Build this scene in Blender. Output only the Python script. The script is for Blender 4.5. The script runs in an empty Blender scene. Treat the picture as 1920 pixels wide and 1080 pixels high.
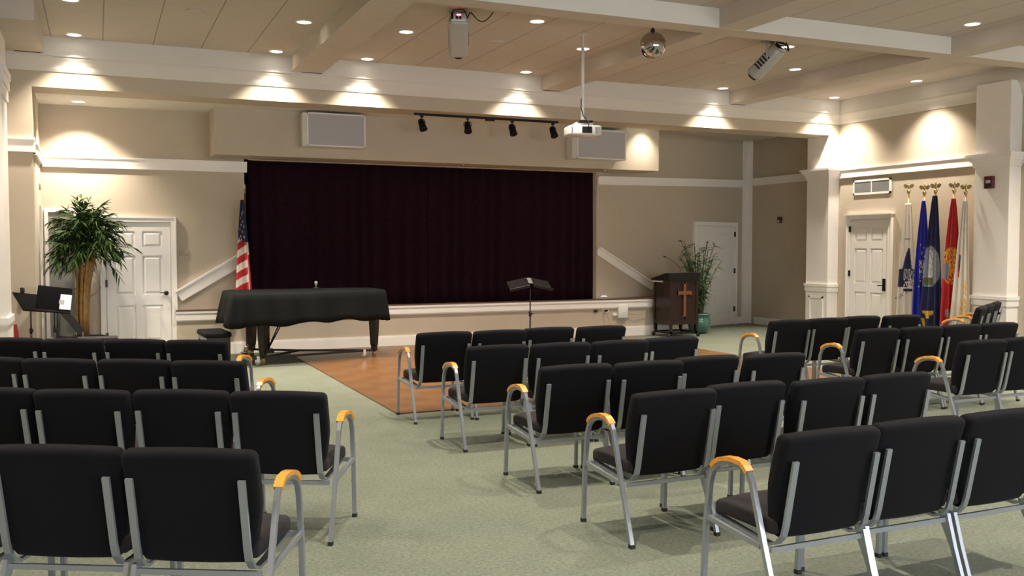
import bpy, bmesh, math, random
from mathutils import Vector, Matrix
random.seed(7)
R = math.radians
PI = math.pi
C = bpy.context.scene.collection
sc = bpy.context.scene

# ---------------------------------------------------------------- camera, world, exposure
cam_d = bpy.data.cameras.new('camera'); cam = bpy.data.objects.new('camera', cam_d); C.objects.link(cam)
cam_d.sensor_width = 36; cam_d.lens = 1756.4 * 36 / 1920
cam_d.clip_start = 0.05; cam_d.clip_end = 100
cam.location = (0, 0, 1.70)
cam.rotation_euler = (R(90 - 2.56), 0, R(-23.84))
sc.camera = cam
w = bpy.data.worlds.new('world'); sc.world = w; w.use_nodes = True
w.node_tree.nodes['Background'].inputs[0].default_value = (0.5, 0.5, 0.5, 1)
w.node_tree.nodes['Background'].inputs[1].default_value = 0.05
sc.view_settings.view_transform = 'Standard'
sc.view_settings.look = 'None'
sc.view_settings.exposure = 1.05
sc.view_settings.gamma = 1.0
sc.view_settings.use_curve_mapping = False
SPOT_W = 240.0
SPOT_COL = (1.0, 0.88, 0.74)
FILL = 6.0

# ---------------------------------------------------------------- materials
def mat(name, col, rough=0.6, metal=0.0, noise=0.0, nscale=20.0, bump=0.0, bscale=200.0, sheen=0.0, emit=None, emits=0.0, spec=0.5, coat=0.0):
    m = bpy.data.materials.new(name); m.use_nodes = True
    nt = m.node_tree; b = nt.nodes['Principled BSDF']
    b.inputs['Base Color'].default_value = (*col, 1)
    b.inputs['Roughness'].default_value = rough
    b.inputs['Metallic'].default_value = metal
    b.inputs['Specular IOR Level'].default_value = spec
    if sheen:
        b.inputs['Sheen Weight'].default_value = sheen; b.inputs['Sheen Roughness'].default_value = 0.6
    if coat: b.inputs['Coat Weight'].default_value = coat
    if emit:
        b.inputs['Emission Color'].default_value = (*emit, 1); b.inputs['Emission Strength'].default_value = emits
    tc = nt.nodes.new('ShaderNodeTexCoord')
    if noise:
        n = nt.nodes.new('ShaderNodeTexNoise'); n.inputs['Scale'].default_value = nscale; n.inputs['Detail'].default_value = 5
        nt.links.new(tc.outputs['Object'], n.inputs['Vector'])
        r = nt.nodes.new('ShaderNodeValToRGB')
        r.color_ramp.elements[0].position = 0.3; r.color_ramp.elements[1].position = 0.7
        r.color_ramp.elements[0].color = (*[c * (1 - noise) for c in col], 1)
        r.color_ramp.elements[1].color = (*[min(1, c * (1 + noise)) for c in col], 1)
        nt.links.new(n.outputs['Fac'], r.inputs['Fac']); nt.links.new(r.outputs['Color'], b.inputs['Base Color'])
    if bump:
        n = nt.nodes.new('ShaderNodeTexNoise'); n.inputs['Scale'].default_value = bscale; n.inputs['Detail'].default_value = 3
        nt.links.new(tc.outputs['Object'], n.inputs['Vector'])
        bp = nt.nodes.new('ShaderNodeBump'); bp.inputs['Strength'].default_value = bump; bp.inputs['Distance'].default_value = 0.005
        nt.links.new(n.outputs['Fac'], bp.inputs['Height']); nt.links.new(bp.outputs['Normal'], b.inputs['Normal'])
    return m

M = {}
M['wall'] = mat('wall_paint', (0.50, 0.43, 0.335), 0.9, noise=0.03, nscale=3, bump=0.1, bscale=300)
M['white'] = mat('trim_paint', (0.84, 0.80, 0.755), 0.5, noise=0.02, nscale=4)
M['door'] = mat('door_paint', (0.80, 0.77, 0.74), 0.45)
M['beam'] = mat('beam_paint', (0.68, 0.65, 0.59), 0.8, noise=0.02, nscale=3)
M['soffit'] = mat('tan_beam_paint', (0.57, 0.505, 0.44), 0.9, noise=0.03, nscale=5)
M['black'] = mat('black_plastic', (0.006, 0.006, 0.007), 0.5, spec=0.25)
M['fabric'] = mat('black_fabric', (0.0050, 0.0049, 0.0068), 0.95, noise=0.35, nscale=500, bump=0.4, bscale=600, sheen=0.035, spec=0.1)
M['seatfab'] = mat('charcoal_seat_fabric', (0.022, 0.018, 0.020), 0.95, noise=0.25, nscale=500, bump=0.4, bscale=600, sheen=0.06, spec=0.15)
M['steel'] = mat('grey_steel', (0.40, 0.43, 0.48), 0.33, metal=0.7)
M['glide'] = mat('black_rubber', (0.015, 0.015, 0.015), 0.7)
M['honey'] = mat('honey_oak', (0.80, 0.34, 0.05), 0.3, noise=0.12, nscale=25, coat=0.3)
M['curtain'] = mat('maroon_velvet', (0.0175, 0.0058, 0.0110), 0.95, noise=0.3, nscale=30, sheen=0.01, spec=0.05)
M['cover'] = mat('black_piano_cover', (0.0045, 0.0055, 0.0055), 0.75, noise=0.3, nscale=200, bump=0.2, bscale=30, sheen=0.01, spec=0.12)
M['ebony'] = mat('ebony_wood', (0.010, 0.007, 0.006), 0.25)
M['darkmetal'] = mat('dark_metal', (0.03, 0.03, 0.033), 0.4, metal=0.6)
M['chrome'] = mat('chrome', (0.7, 0.7, 0.72), 0.15, metal=1.0)
M['mirror'] = mat('mirror_tiles', (0.50, 0.48, 0.48), 0.04, metal=1.0)
M['brass'] = mat('brass', (0.50, 0.39, 0.20), 0.35, metal=0.85)
M['mahogany'] = mat('mahogany', (0.020, 0.007, 0.005), 0.35, noise=0.3, nscale=12)
M['crosswood'] = mat('oak_cross', (0.17, 0.060, 0.022), 0.4, noise=0.15, nscale=20)
M['teal'] = mat('teal_glaze', (0.06, 0.16, 0.13), 0.2, noise=0.2, nscale=8, coat=0.6)
M['leaf'] = mat('green_leaf', (0.030, 0.062, 0.014), 0.7, noise=0.5, nscale=9, spec=0.2)
M['leaf2'] = mat('reed_leaf', (0.045, 0.090, 0.032), 0.6, noise=0.45, nscale=9)
M['cane'] = mat('tan_cane', (0.30, 0.16, 0.045), 0.6, noise=0.25, nscale=14)
M['soil'] = mat('dark_soil', (0.03, 0.02, 0.015), 0.95)
M['wicker'] = mat('dark_basket', (0.02, 0.018, 0.018), 0.8, bump=0.5, bscale=60)
M['paper'] = mat('white_paper', (0.75, 0.75, 0.78), 0.8)
M['plastic'] = mat('white_plastic', (0.72, 0.72, 0.70), 0.4)
M['greyplastic'] = mat('grey_grille', (0.42, 0.41, 0.42), 0.7, noise=0.05, nscale=300, bump=0.3, bscale=500)
M['silver'] = mat('silver_housing', (0.42, 0.42, 0.39), 0.45, metal=0.3)
M['red'] = mat('red_plastic', (0.55, 0.05, 0.03), 0.5)
M['redled'] = mat('red_led', (0.5, 0.02, 0.05), 0.4, emit=(1, 0.08, 0.2), emits=6)
M['maroonbox'] = mat('dark_red_housing', (0.10, 0.018, 0.02), 0.45)
M['bronze'] = mat('dark_bronze', (0.035, 0.028, 0.022), 0.35, metal=0.8)
M['lens'] = mat('lamp_glass', (1, 1, 1), 0.3, emit=(1.0, 0.93, 0.82), emits=4.0)
M['louvre'] = mat('grey_louvre', (0.32, 0.33, 0.32), 0.6)
M['glass'] = mat('dim_window_glass', (0.24, 0.24, 0.20), 0.3)
M['plate'] = mat('beige_plate', (0.42, 0.33, 0.24), 0.5)
M['stagefloor'] = mat('brown_nosing', (0.10, 0.05, 0.03), 0.5)
M['mattblack'] = mat('matt_black', (0.006, 0.006, 0.007), 0.95, spec=0.05)
M['deskgrey'] = mat('dark_grey_desk', (0.008, 0.006, 0.006), 0.9, spec=0.05)
M['slot'] = mat('dark_slot', (0.02, 0.02, 0.02), 0.8)
M['fw'] = mat('flag_white', (0.62, 0.56, 0.48), 0.7)
M['fr'] = mat('flag_red', (0.42, 0.015, 0.02), 0.7)
M['fn'] = mat('flag_navy', (0.012, 0.015, 0.06), 0.7)
M['fb'] = mat('flag_blue', (0.012, 0.02, 0.36), 0.7)
M['fgold'] = mat('flag_gold', (0.65, 0.38, 0.05), 0.6)
M['fsky'] = mat('flag_pale_blue', (0.20, 0.30, 0.36), 0.7)
M['fgreen'] = mat('flag_olive', (0.12, 0.13, 0.05), 0.7)
M['fred2'] = mat('flag_bright_red', (0.55, 0.03, 0.025), 0.7)
M['fgrey'] = mat('flag_grey', (0.25, 0.24, 0.27), 0.7)

def carpet_mat():
    m = bpy.data.materials.new('sage_carpet'); m.use_nodes = True; nt = m.node_tree; b = nt.nodes['Principled BSDF']
    b.inputs['Roughness'].default_value = 1.0; b.inputs['Specular IOR Level'].default_value = 0.1
    b.inputs['Sheen Weight'].default_value = 0.15
    tc = nt.nodes.new('ShaderNodeTexCoord')
    n1 = nt.nodes.new('ShaderNodeTexNoise'); n1.inputs['Scale'].default_value = 45; n1.inputs['Detail'].default_value = 6; n1.inputs['Roughness'].default_value = 0.75
    n2 = nt.nodes.new('ShaderNodeTexNoise'); n2.inputs['Scale'].default_value = 2.2; n2.inputs['Detail'].default_value = 3
    for n in (n1, n2): nt.links.new(tc.outputs['Object'], n.inputs['Vector'])
    r = nt.nodes.new('ShaderNodeValToRGB')
    r.color_ramp.elements[0].position = 0.33; r.color_ramp.elements[0].color = (0.096, 0.118, 0.086, 1)
    r.color_ramp.elements[1].position = 0.67; r.color_ramp.elements[1].color = (0.232, 0.250, 0.192, 1)
    nt.links.new(n1.outputs['Fac'], r.inputs['Fac'])
    mx = nt.nodes.new('ShaderNodeMixRGB'); mx.blend_type = 'MULTIPLY'; mx.inputs[0].default_value = 1
    r2 = nt.nodes.new('ShaderNodeValToRGB')
    r2.color_ramp.elements[0].position = 0.3; r2.color_ramp.elements[0].color = (0.86, 0.88, 0.86, 1)
    r2.color_ramp.elements[1].position = 0.7; r2.color_ramp.elements[1].color = (1.05, 1.03, 1.0, 1)
    nt.links.new(n2.outputs['Fac'], r2.inputs['Fac'])
    nt.links.new(r.outputs['Color'], mx.inputs[1]); nt.links.new(r2.outputs['Color'], mx.inputs[2])
    nt.links.new(mx.outputs[0], b.inputs['Base Color'])
    bp = nt.nodes.new('ShaderNodeBump'); bp.inputs['Strength'].default_value = 0.6; bp.inputs['Distance'].default_value = 0.01
    nt.links.new(n1.outputs['Fac'], bp.inputs['Height']); nt.links.new(bp.outputs['Normal'], b.inputs['Normal'])
    return m
M['carpet'] = carpet_mat()

def parquet_mat():
    m = bpy.data.materials.new('oak_parquet'); m.use_nodes = True; nt = m.node_tree; b = nt.nodes['Principled BSDF']
    b.inputs['Roughness'].default_value = 0.35
    tc = nt.nodes.new('ShaderNodeTexCoord')
    ch = nt.nodes.new('ShaderNodeTexChecker'); ch.inputs['Scale'].default_value = 3.3
    ch.inputs[1].default_value = (0.172, 0.080, 0.027, 1); ch.inputs[2].default_value = (0.145, 0.066, 0.022, 1)
    nt.links.new(tc.outputs['Object'], ch.inputs['Vector'])
    wv = nt.nodes.new('ShaderNodeTexNoise'); wv.inputs['Scale'].default_value = 18; wv.inputs['Detail'].default_value = 4
    nt.links.new(tc.outputs['Object'], wv.inputs['Vector'])
    mx = nt.nodes.new('ShaderNodeMixRGB'); mx.blend_type = 'OVERLAY'; mx.inputs[0].default_value = 0.35
    nt.links.new(ch.outputs['Color'], mx.inputs[1]); nt.links.new(wv.outputs['Color'], mx.inputs[2])
    nt.links.new(mx.outputs[0], b.inputs['Base Color'])
    return m
M['parquet'] = parquet_mat()

def ceiling_mat():
    m = bpy.data.materials.new('ceiling_panels'); m.use_nodes = True; nt = m.node_tree; b = nt.nodes['Principled BSDF']
    b.inputs['Roughness'].default_value = 0.95
    tc = nt.nodes.new('ShaderNodeTexCoord'); sp = nt.nodes.new('ShaderNodeSeparateXYZ'); nt.links.new(tc.outputs['Object'], sp.inputs[0])
    def math_(op, a, bb):
        n = nt.nodes.new('ShaderNodeMath'); n.operation = op
        for i, v in enumerate((a, bb)):
            if v is None: continue
            if isinstance(v, (int, float)): n.inputs[i].default_value = v
            else: nt.links.new(v, n.inputs[i])
        return n.outputs[0]
    def joint(axis, off, pitch, wd):
        a = math_('ADD', sp.outputs[axis], 60 * pitch - off); a = math_('DIVIDE', a, pitch); a = math_('FRACT', a, None)
        a = math_('LESS_THAN', a, wd / pitch); return a
    j1 = joint(0, 0.105, 0.62, 0.014); j2 = joint(1, 0.4, 1.86, 0.010)
    j2 = math_('MULTIPLY', j2, 0.35)
    j = math_('MAXIMUM', j1, j2)
    nz = nt.nodes.new('ShaderNodeTexNoise'); nz.inputs['Scale'].default_value = 60; nz.inputs['Detail'].default_value = 4
    nt.links.new(tc.outputs['Object'], nz.inputs['Vector'])
    r = nt.nodes.new('ShaderNodeValToRGB')
    r.color_ramp.elements[0].position = 0.3; r.color_ramp.elements[0].color = (0.52, 0.465, 0.41, 1)
    r.color_ramp.elements[1].position = 0.7; r.color_ramp.elements[1].color = (0.61, 0.545, 0.48, 1)
    nt.links.new(nz.outputs['Fac'], r.inputs['Fac'])
    mx = nt.nodes.new('ShaderNodeMixRGB'); nt.links.new(math_('MULTIPLY', j, 0.6), mx.inputs[0])
    nt.links.new(r.outputs['Color'], mx.inputs[1]); mx.inputs[2].default_value = (0.12, 0.085, 0.065, 1)
    nt.links.new(mx.outputs[0], b.inputs['Base Color'])
    bp = nt.nodes.new('ShaderNodeBump'); bp.inputs['Strength'].default_value = 0.3; bp.inputs['Distance'].default_value = 0.01
    nt.links.new(nz.outputs['Fac'], bp.inputs['Height']); nt.links.new(bp.outputs['Normal'], b.inputs['Normal'])
    return m
M['ceil'] = ceiling_mat()

# ---------------------------------------------------------------- mesh helpers
class MB:
    def __init__(s): s.v = []; s.f = []; s.mi = []; s.cur = 0; s.smooth = []
    def add(s, vs, fs, smooth=False):
        o = len(s.v); s.v += [tuple(v) for v in vs]
        for f in fs: s.f.append([o + i for i in f]); s.mi.append(s.cur); s.smooth.append(smooth)
        return s
    def box(s, x0, x1, y0, y1, z0, z1, M4=None):
        vs = [(x, y, z) for x in (x0, x1) for y in (y0, y1) for z in (z0, z1)]
        if M4 is not None: vs = [tuple(M4 @ Vector(v)) for v in vs]
        fs = [(0, 1, 3, 2), (4, 6, 7, 5), (0, 4, 5, 1), (2, 3, 7, 6), (0, 2, 6, 4), (1, 5, 7, 3)]
        return s.add(vs, fs)
    def rbox(s, c, size, r=0.01, seg=2, fn=None, M4=None, sub=0, smooth=True):
        bm = bmesh.new(); bmesh.ops.create_cube(bm, size=1)
        for v in bm.verts: v.co = Vector((v.co.x * size[0], v.co.y * size[1], v.co.z * size[2]))
        bmesh.ops.bevel(bm, geom=bm.edges[:], offset=r, segments=seg, profile=0.5, affect='EDGES')
        if sub:
            for ax, n in zip(((1, 0, 0), (0, 1, 0), (0, 0, 1)), sub):
                ext = size[(0, 1, 2)[ax.index(1)]] / 2 - r
                for k in range(1, n):
                    p = -ext + 2 * ext * k / n
                    bmesh.ops.bisect_plane(bm, geom=bm.verts[:] + bm.edges[:] + bm.faces[:], plane_co=Vector(ax) * p, plane_no=ax)
        for v in bm.verts:
            p = v.co.copy()
            if fn: p = Vector(fn(p))
            p += Vector(c)
            if M4 is not None: p = M4 @ p
            v.co = p
        bm.verts.index_update()
        s.add([v.co for v in bm.verts], [[v.index for v in f.verts] for f in bm.faces], smooth); bm.free()
        return s
    def sweep(s, path, prof, up=(1, 0, 0), caps=True, smooth=True):
        """sweep a closed 2-D profile (side, up) along a polyline; 'up' is the fixed side axis"""
        n = len(prof); vs = []; L = len(path); pts = [Vector(p) for p in path]; U = Vector(up)
        for i, p in enumerate(pts):
            a = (pts[i] - pts[i - 1]).normalized() if i > 0 else None
            b = (pts[i + 1] - pts[i]).normalized() if i < L - 1 else None
            t = ((a or b) + (b or a)).normalized()
            side = (U - t * U.dot(t)).normalized(); nn = t.cross(side).normalized()
            k = 1.0
            if a is not None and b is not None:
                c = max(0.3, math.sqrt(max(0.0, (1 + a.dot(b)) / 2))); k = 1 / c
            for (x, y) in prof: vs.append(p + side * x + nn * y * k)
        fs = []
        for i in range(L - 1):
            for j in range(n):
                fs.append((i * n + j, i * n + (j + 1) % n, (i + 1) * n + (j + 1) % n, (i + 1) * n + j))
        s.add(vs, fs, smooth and n > 5)
        if caps:
            o = len(s.v) - len(vs)
            s.f.append([o + j for j in range(n)][::-1]); s.mi.append(s.cur); s.smooth.append(False)
            s.f.append([o + (L - 1) * n + j for j in range(n)]); s.mi.append(s.cur); s.smooth.append(False)
        return s
    def tube(s, path, r, n=8):
        pts = [Vector(p) for p in path]; t = (pts[-1] - pts[0])
        up = (1, 0, 0) if abs(t.normalized().x) < 0.8 else (0, 0, 1)
        if len(pts) > 2:
            # pick an axis least aligned with the whole path
            best = min(((1, 0, 0), (0, 1, 0), (0, 0, 1)), key=lambda a: max(abs((pts[i + 1] - pts[i]).normalized().dot(Vector(a))) for i in range(len(pts) - 1)))
            up = best
        return s.sweep(path, [(r * math.cos(2 * PI * k / n), r * math.sin(2 * PI * k / n)) for k in range(n)], up)
    def bar(s, path, wx, wy, up=(1, 0, 0)):
        return s.sweep(path, [(-wx / 2, -wy / 2), (wx / 2, -wy / 2), (wx / 2, wy / 2), (-wx / 2, wy / 2)], up, smooth=False)
    def lathe(s, prof, c=(0, 0, 0), n=24, M4=None, smooth=True):
        vs = []; fs = []
        for (r, z) in prof:
            for k in range(n):
                a = 2 * PI * k / n; p = Vector((c[0] + r * math.cos(a), c[1] + r * math.sin(a), c[2] + z))
                vs.append(M4 @ p if M4 is not None else p)
        L = len(prof)
        for i in range(L - 1):
            for k in range(n): fs.append((i * n + k, i * n + (k + 1) % n, (i + 1) * n + (k + 1) % n, (i + 1) * n + k))
        fs.append(tuple(range(n))[::-1]); fs.append(tuple((L - 1) * n + k for k in range(n)))
        return s.add(vs, fs, smooth)
    def prism(s, poly, z0, z1, M4=None):
        n = len(poly); vs = [Vector((x, y, z0)) for x, y in poly] + [Vector((x, y, z1)) for x, y in poly]
        if M4 is not None: vs = [M4 @ v for v in vs]
        fs = [tuple(range(n))[::-1], tuple(range(n, 2 * n))] + [(i, (i + 1) % n, n + (i + 1) % n, n + i) for i in range(n)]
        return s.add(vs, fs)
    def build(s, name, m, parent=None, autosmooth=True):
        me = bpy.data.meshes.new(name); me.from_pydata(s.v, [], s.f); me.validate(clean_customdata=False)
        for mm in (m if isinstance(m, (list, tuple)) else [m]): me.materials.append(M[mm] if isinstance(mm, str) else mm)
        if len(me.polygons) == len(s.f):
            me.polygons.foreach_set('material_index', s.mi); me.polygons.foreach_set('use_smooth', s.smooth)
        bm = bmesh.new(); bm.from_mesh(me); bmesh.ops.recalc_face_normals(bm, faces=bm.faces[:]); bm.to_mesh(me); bm.free()
        me.update()
        o = bpy.data.objects.new(name, me); C.objects.link(o)
        if parent: o.parent = parent
        return o

def tag(o, label, cat, group=None):
    o['label'] = label; o['category'] = cat
    if group: o['group'] = group
    return o
def thing(name, label, cat, loc=(0, 0, 0), rz=0, group=None):
    o = bpy.data.objects.new(name, None); C.objects.link(o); o.location = loc; o.rotation_euler = (0, 0, rz)
    o.empty_display_size = 0.1
    return tag(o, label, cat, group)
def struct(o): o['kind'] = 'structure'; return o
def sempty(name, loc=(0, 0, 0), rz=0):
    o = bpy.data.objects.new(name, None); C.objects.link(o); o.location = loc; o.rotation_euler = (0, 0, rz); return struct(o)
def copy_tree(o, parent=None):
    c = o.copy(); C.objects.link(c); c.parent = parent
    for ch in list(o.children): copy_tree(ch, c)
    return c
def sbox(name, m, *b):
    mb = MB(); mb.box(*b); return struct(mb.build(name, m))

# ---------------------------------------------------------------- room shell
Y0 = 15.40          # wall behind the stage lip
YB = 13.78          # fascia over the recess
ZC, ZB, ZS = 4.42, 4.20, 3.78
XR, XC = 12.85, 12.60
ANG = math.atan2(1.48, 4.62); AO = Vector((8.53, 15.40, 0))
AM = Matrix.Translation(AO) @ Matrix.Rotation(ANG, 4, 'Z')     # local x along the slanted wall, -y into the room

sbox('floor', 'carpet', -5, 14, -4, 18.5, -0.1, 0.0)
mb = MB(); mb.box(-5, 14, -4, YB + 0.1, ZC, ZC + 0.1); struct(mb.build('ceiling', 'ceil'))
mb = MB(); mb.box(-1.2, 8.8, YB + 0.57, 17.6, ZS, ZS + 0.1); struct(mb.build('ceiling_recess', 'beam'))
mb = MB(); mb.box(8.8, 13.6, YB + 0.57, 17.6, 4.0, 4.1); mb.box(8.74, 8.80, YB + 0.57, 17.6, ZS + 0.1, 4.1); struct(mb.build('ceiling_side_recess', 'beam'))
# fascia
mb = MB(); mb.box(-1.2, XR + 0.2, YB, YB + 0.57, ZS, ZC + 0.05); struct(mb.build('wall_fascia', 'wall'))
# left walls
mb = MB(); mb.box(-1.2, -0.75, YB, Y0 + 0.2, 0, ZS)
struct(mb.build('wall_recess_left', 'wall'))
mb = MB(); mb.box(-1.2, -1.07, 11.7, YB, 0, ZC); mb.box(-3.4, -1.07, 11.6, 11.75, 0, ZC); struct(mb.build('wall_left_return', 'wall'))
sbox('wall_left', 'wall', -3.5, -3.35, -4, 11.75, 0, ZC)
sbox('wall_right', 'wall', XR, XR + 0.15, -4, 14.4, 0, ZC)
sbox('wall_back', 'wall', -3.5, 13, -4.1, -4, 0, ZC)
mb = MB(); mb.box(-0.8, 2.21, Y0, Y0 + 0.12, 0, ZS); mb.box(2.21, 8.53, Y0, Y0 + 0.12, 3.07, ZS)
mb.box(2.15, 2.21, Y0, 17.4, 0, ZS); mb.box(8.53, 8.59, Y0 + 0.1, 17.4, 0, ZS); mb.box(2.1, 8.6, 17.3, 17.4, 0, ZS)
struct(mb.build('wall_stage', 'wall'))
sbox('floor_stage', 'stagefloor', 2.21, 8.53, Y0, 17.3, 0.60, 0.70)
mb = MB(); mb.box(0, 4.95, 0, 0.12, 0, 4.1, AM); struct(mb.build('wall_stage_right', 'wall'))
sbox('wall_recess_right', 'wall', 13.15, 13.3, 14.2, 17.3, 0, 4.1)
sbox('wall_recess_jamb', 'wall', XR, 13.2, 14.3, 14.4, 0, 4.1)
# speaker header
sbox('wall_header', 'wall', 1.63, 9.47, 14.75, Y0 + 0.02, 3.08, 3.999)
# parquet
sbox('floor_parquet', 'parquet', 2.74, 9.05, 9.07, 15.28, 0.0, 0.012)

# stage apron with lip
mb = MB(); mb.prism([(1.10, 15.34), (10.15, 15.34), (10.15, 15.90), (8.53, 15.38), (1.10, 15.40)], 0, 0.70)
struct(mb.build('wall_apron', 'wall'))
mb = MB(); mb.prism([(1.09, 15.30), (10.17, 15.30), (10.17, 15.34), (1.09, 15.34)], 0.55, 0.69)
mb.prism([(1.09, 15.285), (10.18, 15.285), (10.18, 15.34), (1.09, 15.34)], 0.655, 0.692)
mb.prism([(1.09, 15.325), (10.17, 15.325), (10.17, 15.34), (1.09, 15.34)], 0.525, 0.55)
struct(mb.build('trim_1', 'white'))
mb = MB(); mb.prism([(1.09, 15.28), (10.18, 15.28), (10.18, 15.92), (8.53, 15.40), (1.09, 15.40)], 0.692, 0.71)
struct(mb.build('trim_2', 'stagefloor'))
mb = MB(); mb.box(1.10, 10.17, 15.315, 15.34, 0, 0.16); mb.box(1.10, 10.17, 15.32, 15.34, 0.16, 0.18); struct(mb.build('baseboard_stage', 'white'))

def rail_prof(mb, a, b, z0, z1, outy, M4=None, z0b=None, z1b=None):
    """picture rail board from x=a to x=b, standing proud towards -y, with a shadow lip under and over"""
    z0b = z0 if z0b is None else z0b; z1b = z1 if z1b is None else z1b
    for (d, u0, u1) in ((0.03, 0.0, 1.0), (0.05, 0.86, 1.03), (0.042, -0.03, 0.12)):
        vs = [(a, outy, z0 + (z1 - z0) * u0), (a, outy - d, z0 + (z1 - z0) * u0), (a, outy - d, z0 + (z1 - z0) * u1), (a, outy, z0 + (z1 - z0) * u1),
              (b, outy, z0b + (z1b - z0b) * u0), (b, outy - d, z0b + (z1b - z0b) * u0), (b, outy - d, z0b + (z1b - z0b) * u1), (b, outy, z0b + (z1b - z0b) * u1)]
        if M4 is not None: vs = [M4 @ Vector(v) for v in vs]
        mb.add(vs, [(0, 1, 2, 3), (7, 6, 5, 4), (0, 4, 5, 1), (1, 5, 6, 2), (2, 6, 7, 3), (3, 7, 4, 0)])
mb = MB(); rail_prof(mb, -0.72, 2.19, 2.87, 3.03, Y0)
RL = Matrix.Translation((-0.75, 0, 0)) @ Matrix.Rotation(R(90), 4, 'Z')     # local -y -> +x
rail_prof(mb, YB, Y0, 2.90, 3.05, 0, RL)
rail_prof(mb, -1.06, -0.72, 2.93, 3.11, YB)
struct(mb.build('trim_3', 'white'))
mb = MB(); rail_prof(mb, 0.02, 4.65, 2.85, 3.00, 0, AM, 2.99, 3.14); struct(mb.build('trim_4', 'white'))
mb = MB(); mb.box(4.65, 4.86, -0.04, 0, 0, 4.0, AM); mb.box(4.80, 4.9, -0.22, 0.0, 0, 4.0, AM); struct(mb.build('trim_5', 'white'))
RR = lambda x: Matrix.Translation((x, 0, 0)) @ Matrix.Rotation(R(-90), 4, 'Z')  # local x -> -Y, local -y -> -x
mb = MB(); rail_prof(mb, -16.7, -14.4, 3.02, 3.17, 0, RR(13.15)); struct(mb.build('trim_6', 'white'))
mb = MB(); rail_prof(mb, -13.78, -10.56, 2.98, 3.14, 0, RR(XR)); rail_prof(mb, -9.95, 3.9, 2.96, 3.12, 0, RR(XR)); struct(mb.build('trim_7', 'white'))
# baseboards
mb = MB(); mb.box(-0.75, 0.10, Y0 - 0.02, Y0, 0, 0.15); struct(mb.build('baseboard_left', 'white'))
mb = MB(); mb.box(13.13, 13.15, 14.4, 16.6, 0, 0.15); struct(mb.build('baseboard_recess', 'white'))
mb = MB(); mb.box(1.5, 2.85, -0.02, 0, 0, 0.15, AM); mb.box(4.45, 4.65, -0.02, 0, 0, 0.15, AM); struct(mb.build('baseboard_right', 'white'))
mb = MB(); mb.box(XR - 0.02, XR, 10.56, 12.38, 0, 0.15); mb.box(XR - 0.02, XR, -4, 9.95, 0, 0.15); struct(mb.build('baseboard_side', 'white'))

# sloping stair trims above the lip
def slope_trim(name, x0, z0, x1, z1, M4, wd):
    mb = MB(); L = math.hypot(x1 - x0, z1 - z0); a = math.atan2(z1 - z0, x1 - x0)
    MM = M4 @ Matrix.Translation((x0, 0, z0)) @ Matrix.Rotation(-a, 4, 'Y')
    mb.box(0, L, -0.035, 0, -wd, 0, MM); mb.box(0, L, -0.075, 0, 0.0, 0.028, MM); mb.box(0, L, -0.05, 0, -wd - 0.012, -wd + 0.012, MM)
    return struct(mb.build(name, 'white'))
slope_trim('trim_8', 1.10, 0.985, 2.12, 1.59, Matrix.Translation((0, Y0, 0)), 0.15)
slope_trim('trim_9', 0.03, 1.66, 1.62, 0.94, AM, 0.12)

# ---------------------------------------------------------------- ceiling beams, crown
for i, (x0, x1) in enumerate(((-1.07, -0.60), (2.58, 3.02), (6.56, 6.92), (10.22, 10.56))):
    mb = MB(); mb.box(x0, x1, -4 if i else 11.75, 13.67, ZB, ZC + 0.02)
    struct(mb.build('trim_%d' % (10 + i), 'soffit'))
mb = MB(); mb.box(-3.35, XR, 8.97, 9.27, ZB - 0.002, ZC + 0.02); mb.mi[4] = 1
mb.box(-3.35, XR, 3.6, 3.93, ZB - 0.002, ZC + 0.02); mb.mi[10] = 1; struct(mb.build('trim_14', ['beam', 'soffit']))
# perimeter box and crown towards the stage: profile (y, z)
def extr(mb, prof, a, b, M4=None, flip=False):
    n = len(prof); vs = [Vector((a, y, z)) for y, z in prof] + [Vector((b, y, z)) for y, z in prof]
    if M4 is not None: vs = [M4 @ v for v in vs]
    mb.add(vs, [tuple(range(n)), tuple(range(n, 2 * n))[::-1]] + [(i, (i + 1) % n, n + (i + 1) % n, n + i) for i in range(n)])
crown = [(0, 3.985), (-0.012, 3.985), (-0.02, 4.0), (-0.03, 4.02), (-0.04, 4.06), (-0.07, 4.12), (-0.09, 4.15), (-0.09, 4.175), (-0.11, 4.175), (-0.11, 4.44), (0, 4.44)]
mb = MB(); extr(mb, crown, -1.07, XR, Matrix.Translation((0, YB, 0))); struct(mb.build('trim_15', 'beam'))
mb = MB(); extr(mb, crown, -13.78, 4, RR(XR)); struct(mb.build('trim_16', 'beam'))
mb = MB()
for x in (-0.93, 2.72, 6.58, 10.24): mb.box(x, x + 0.30, YB - 0.145, YB - 0.125, ZB - 0.006, ZB + 0.01)
struct(mb.build('trim_17', 'slot'))

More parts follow.
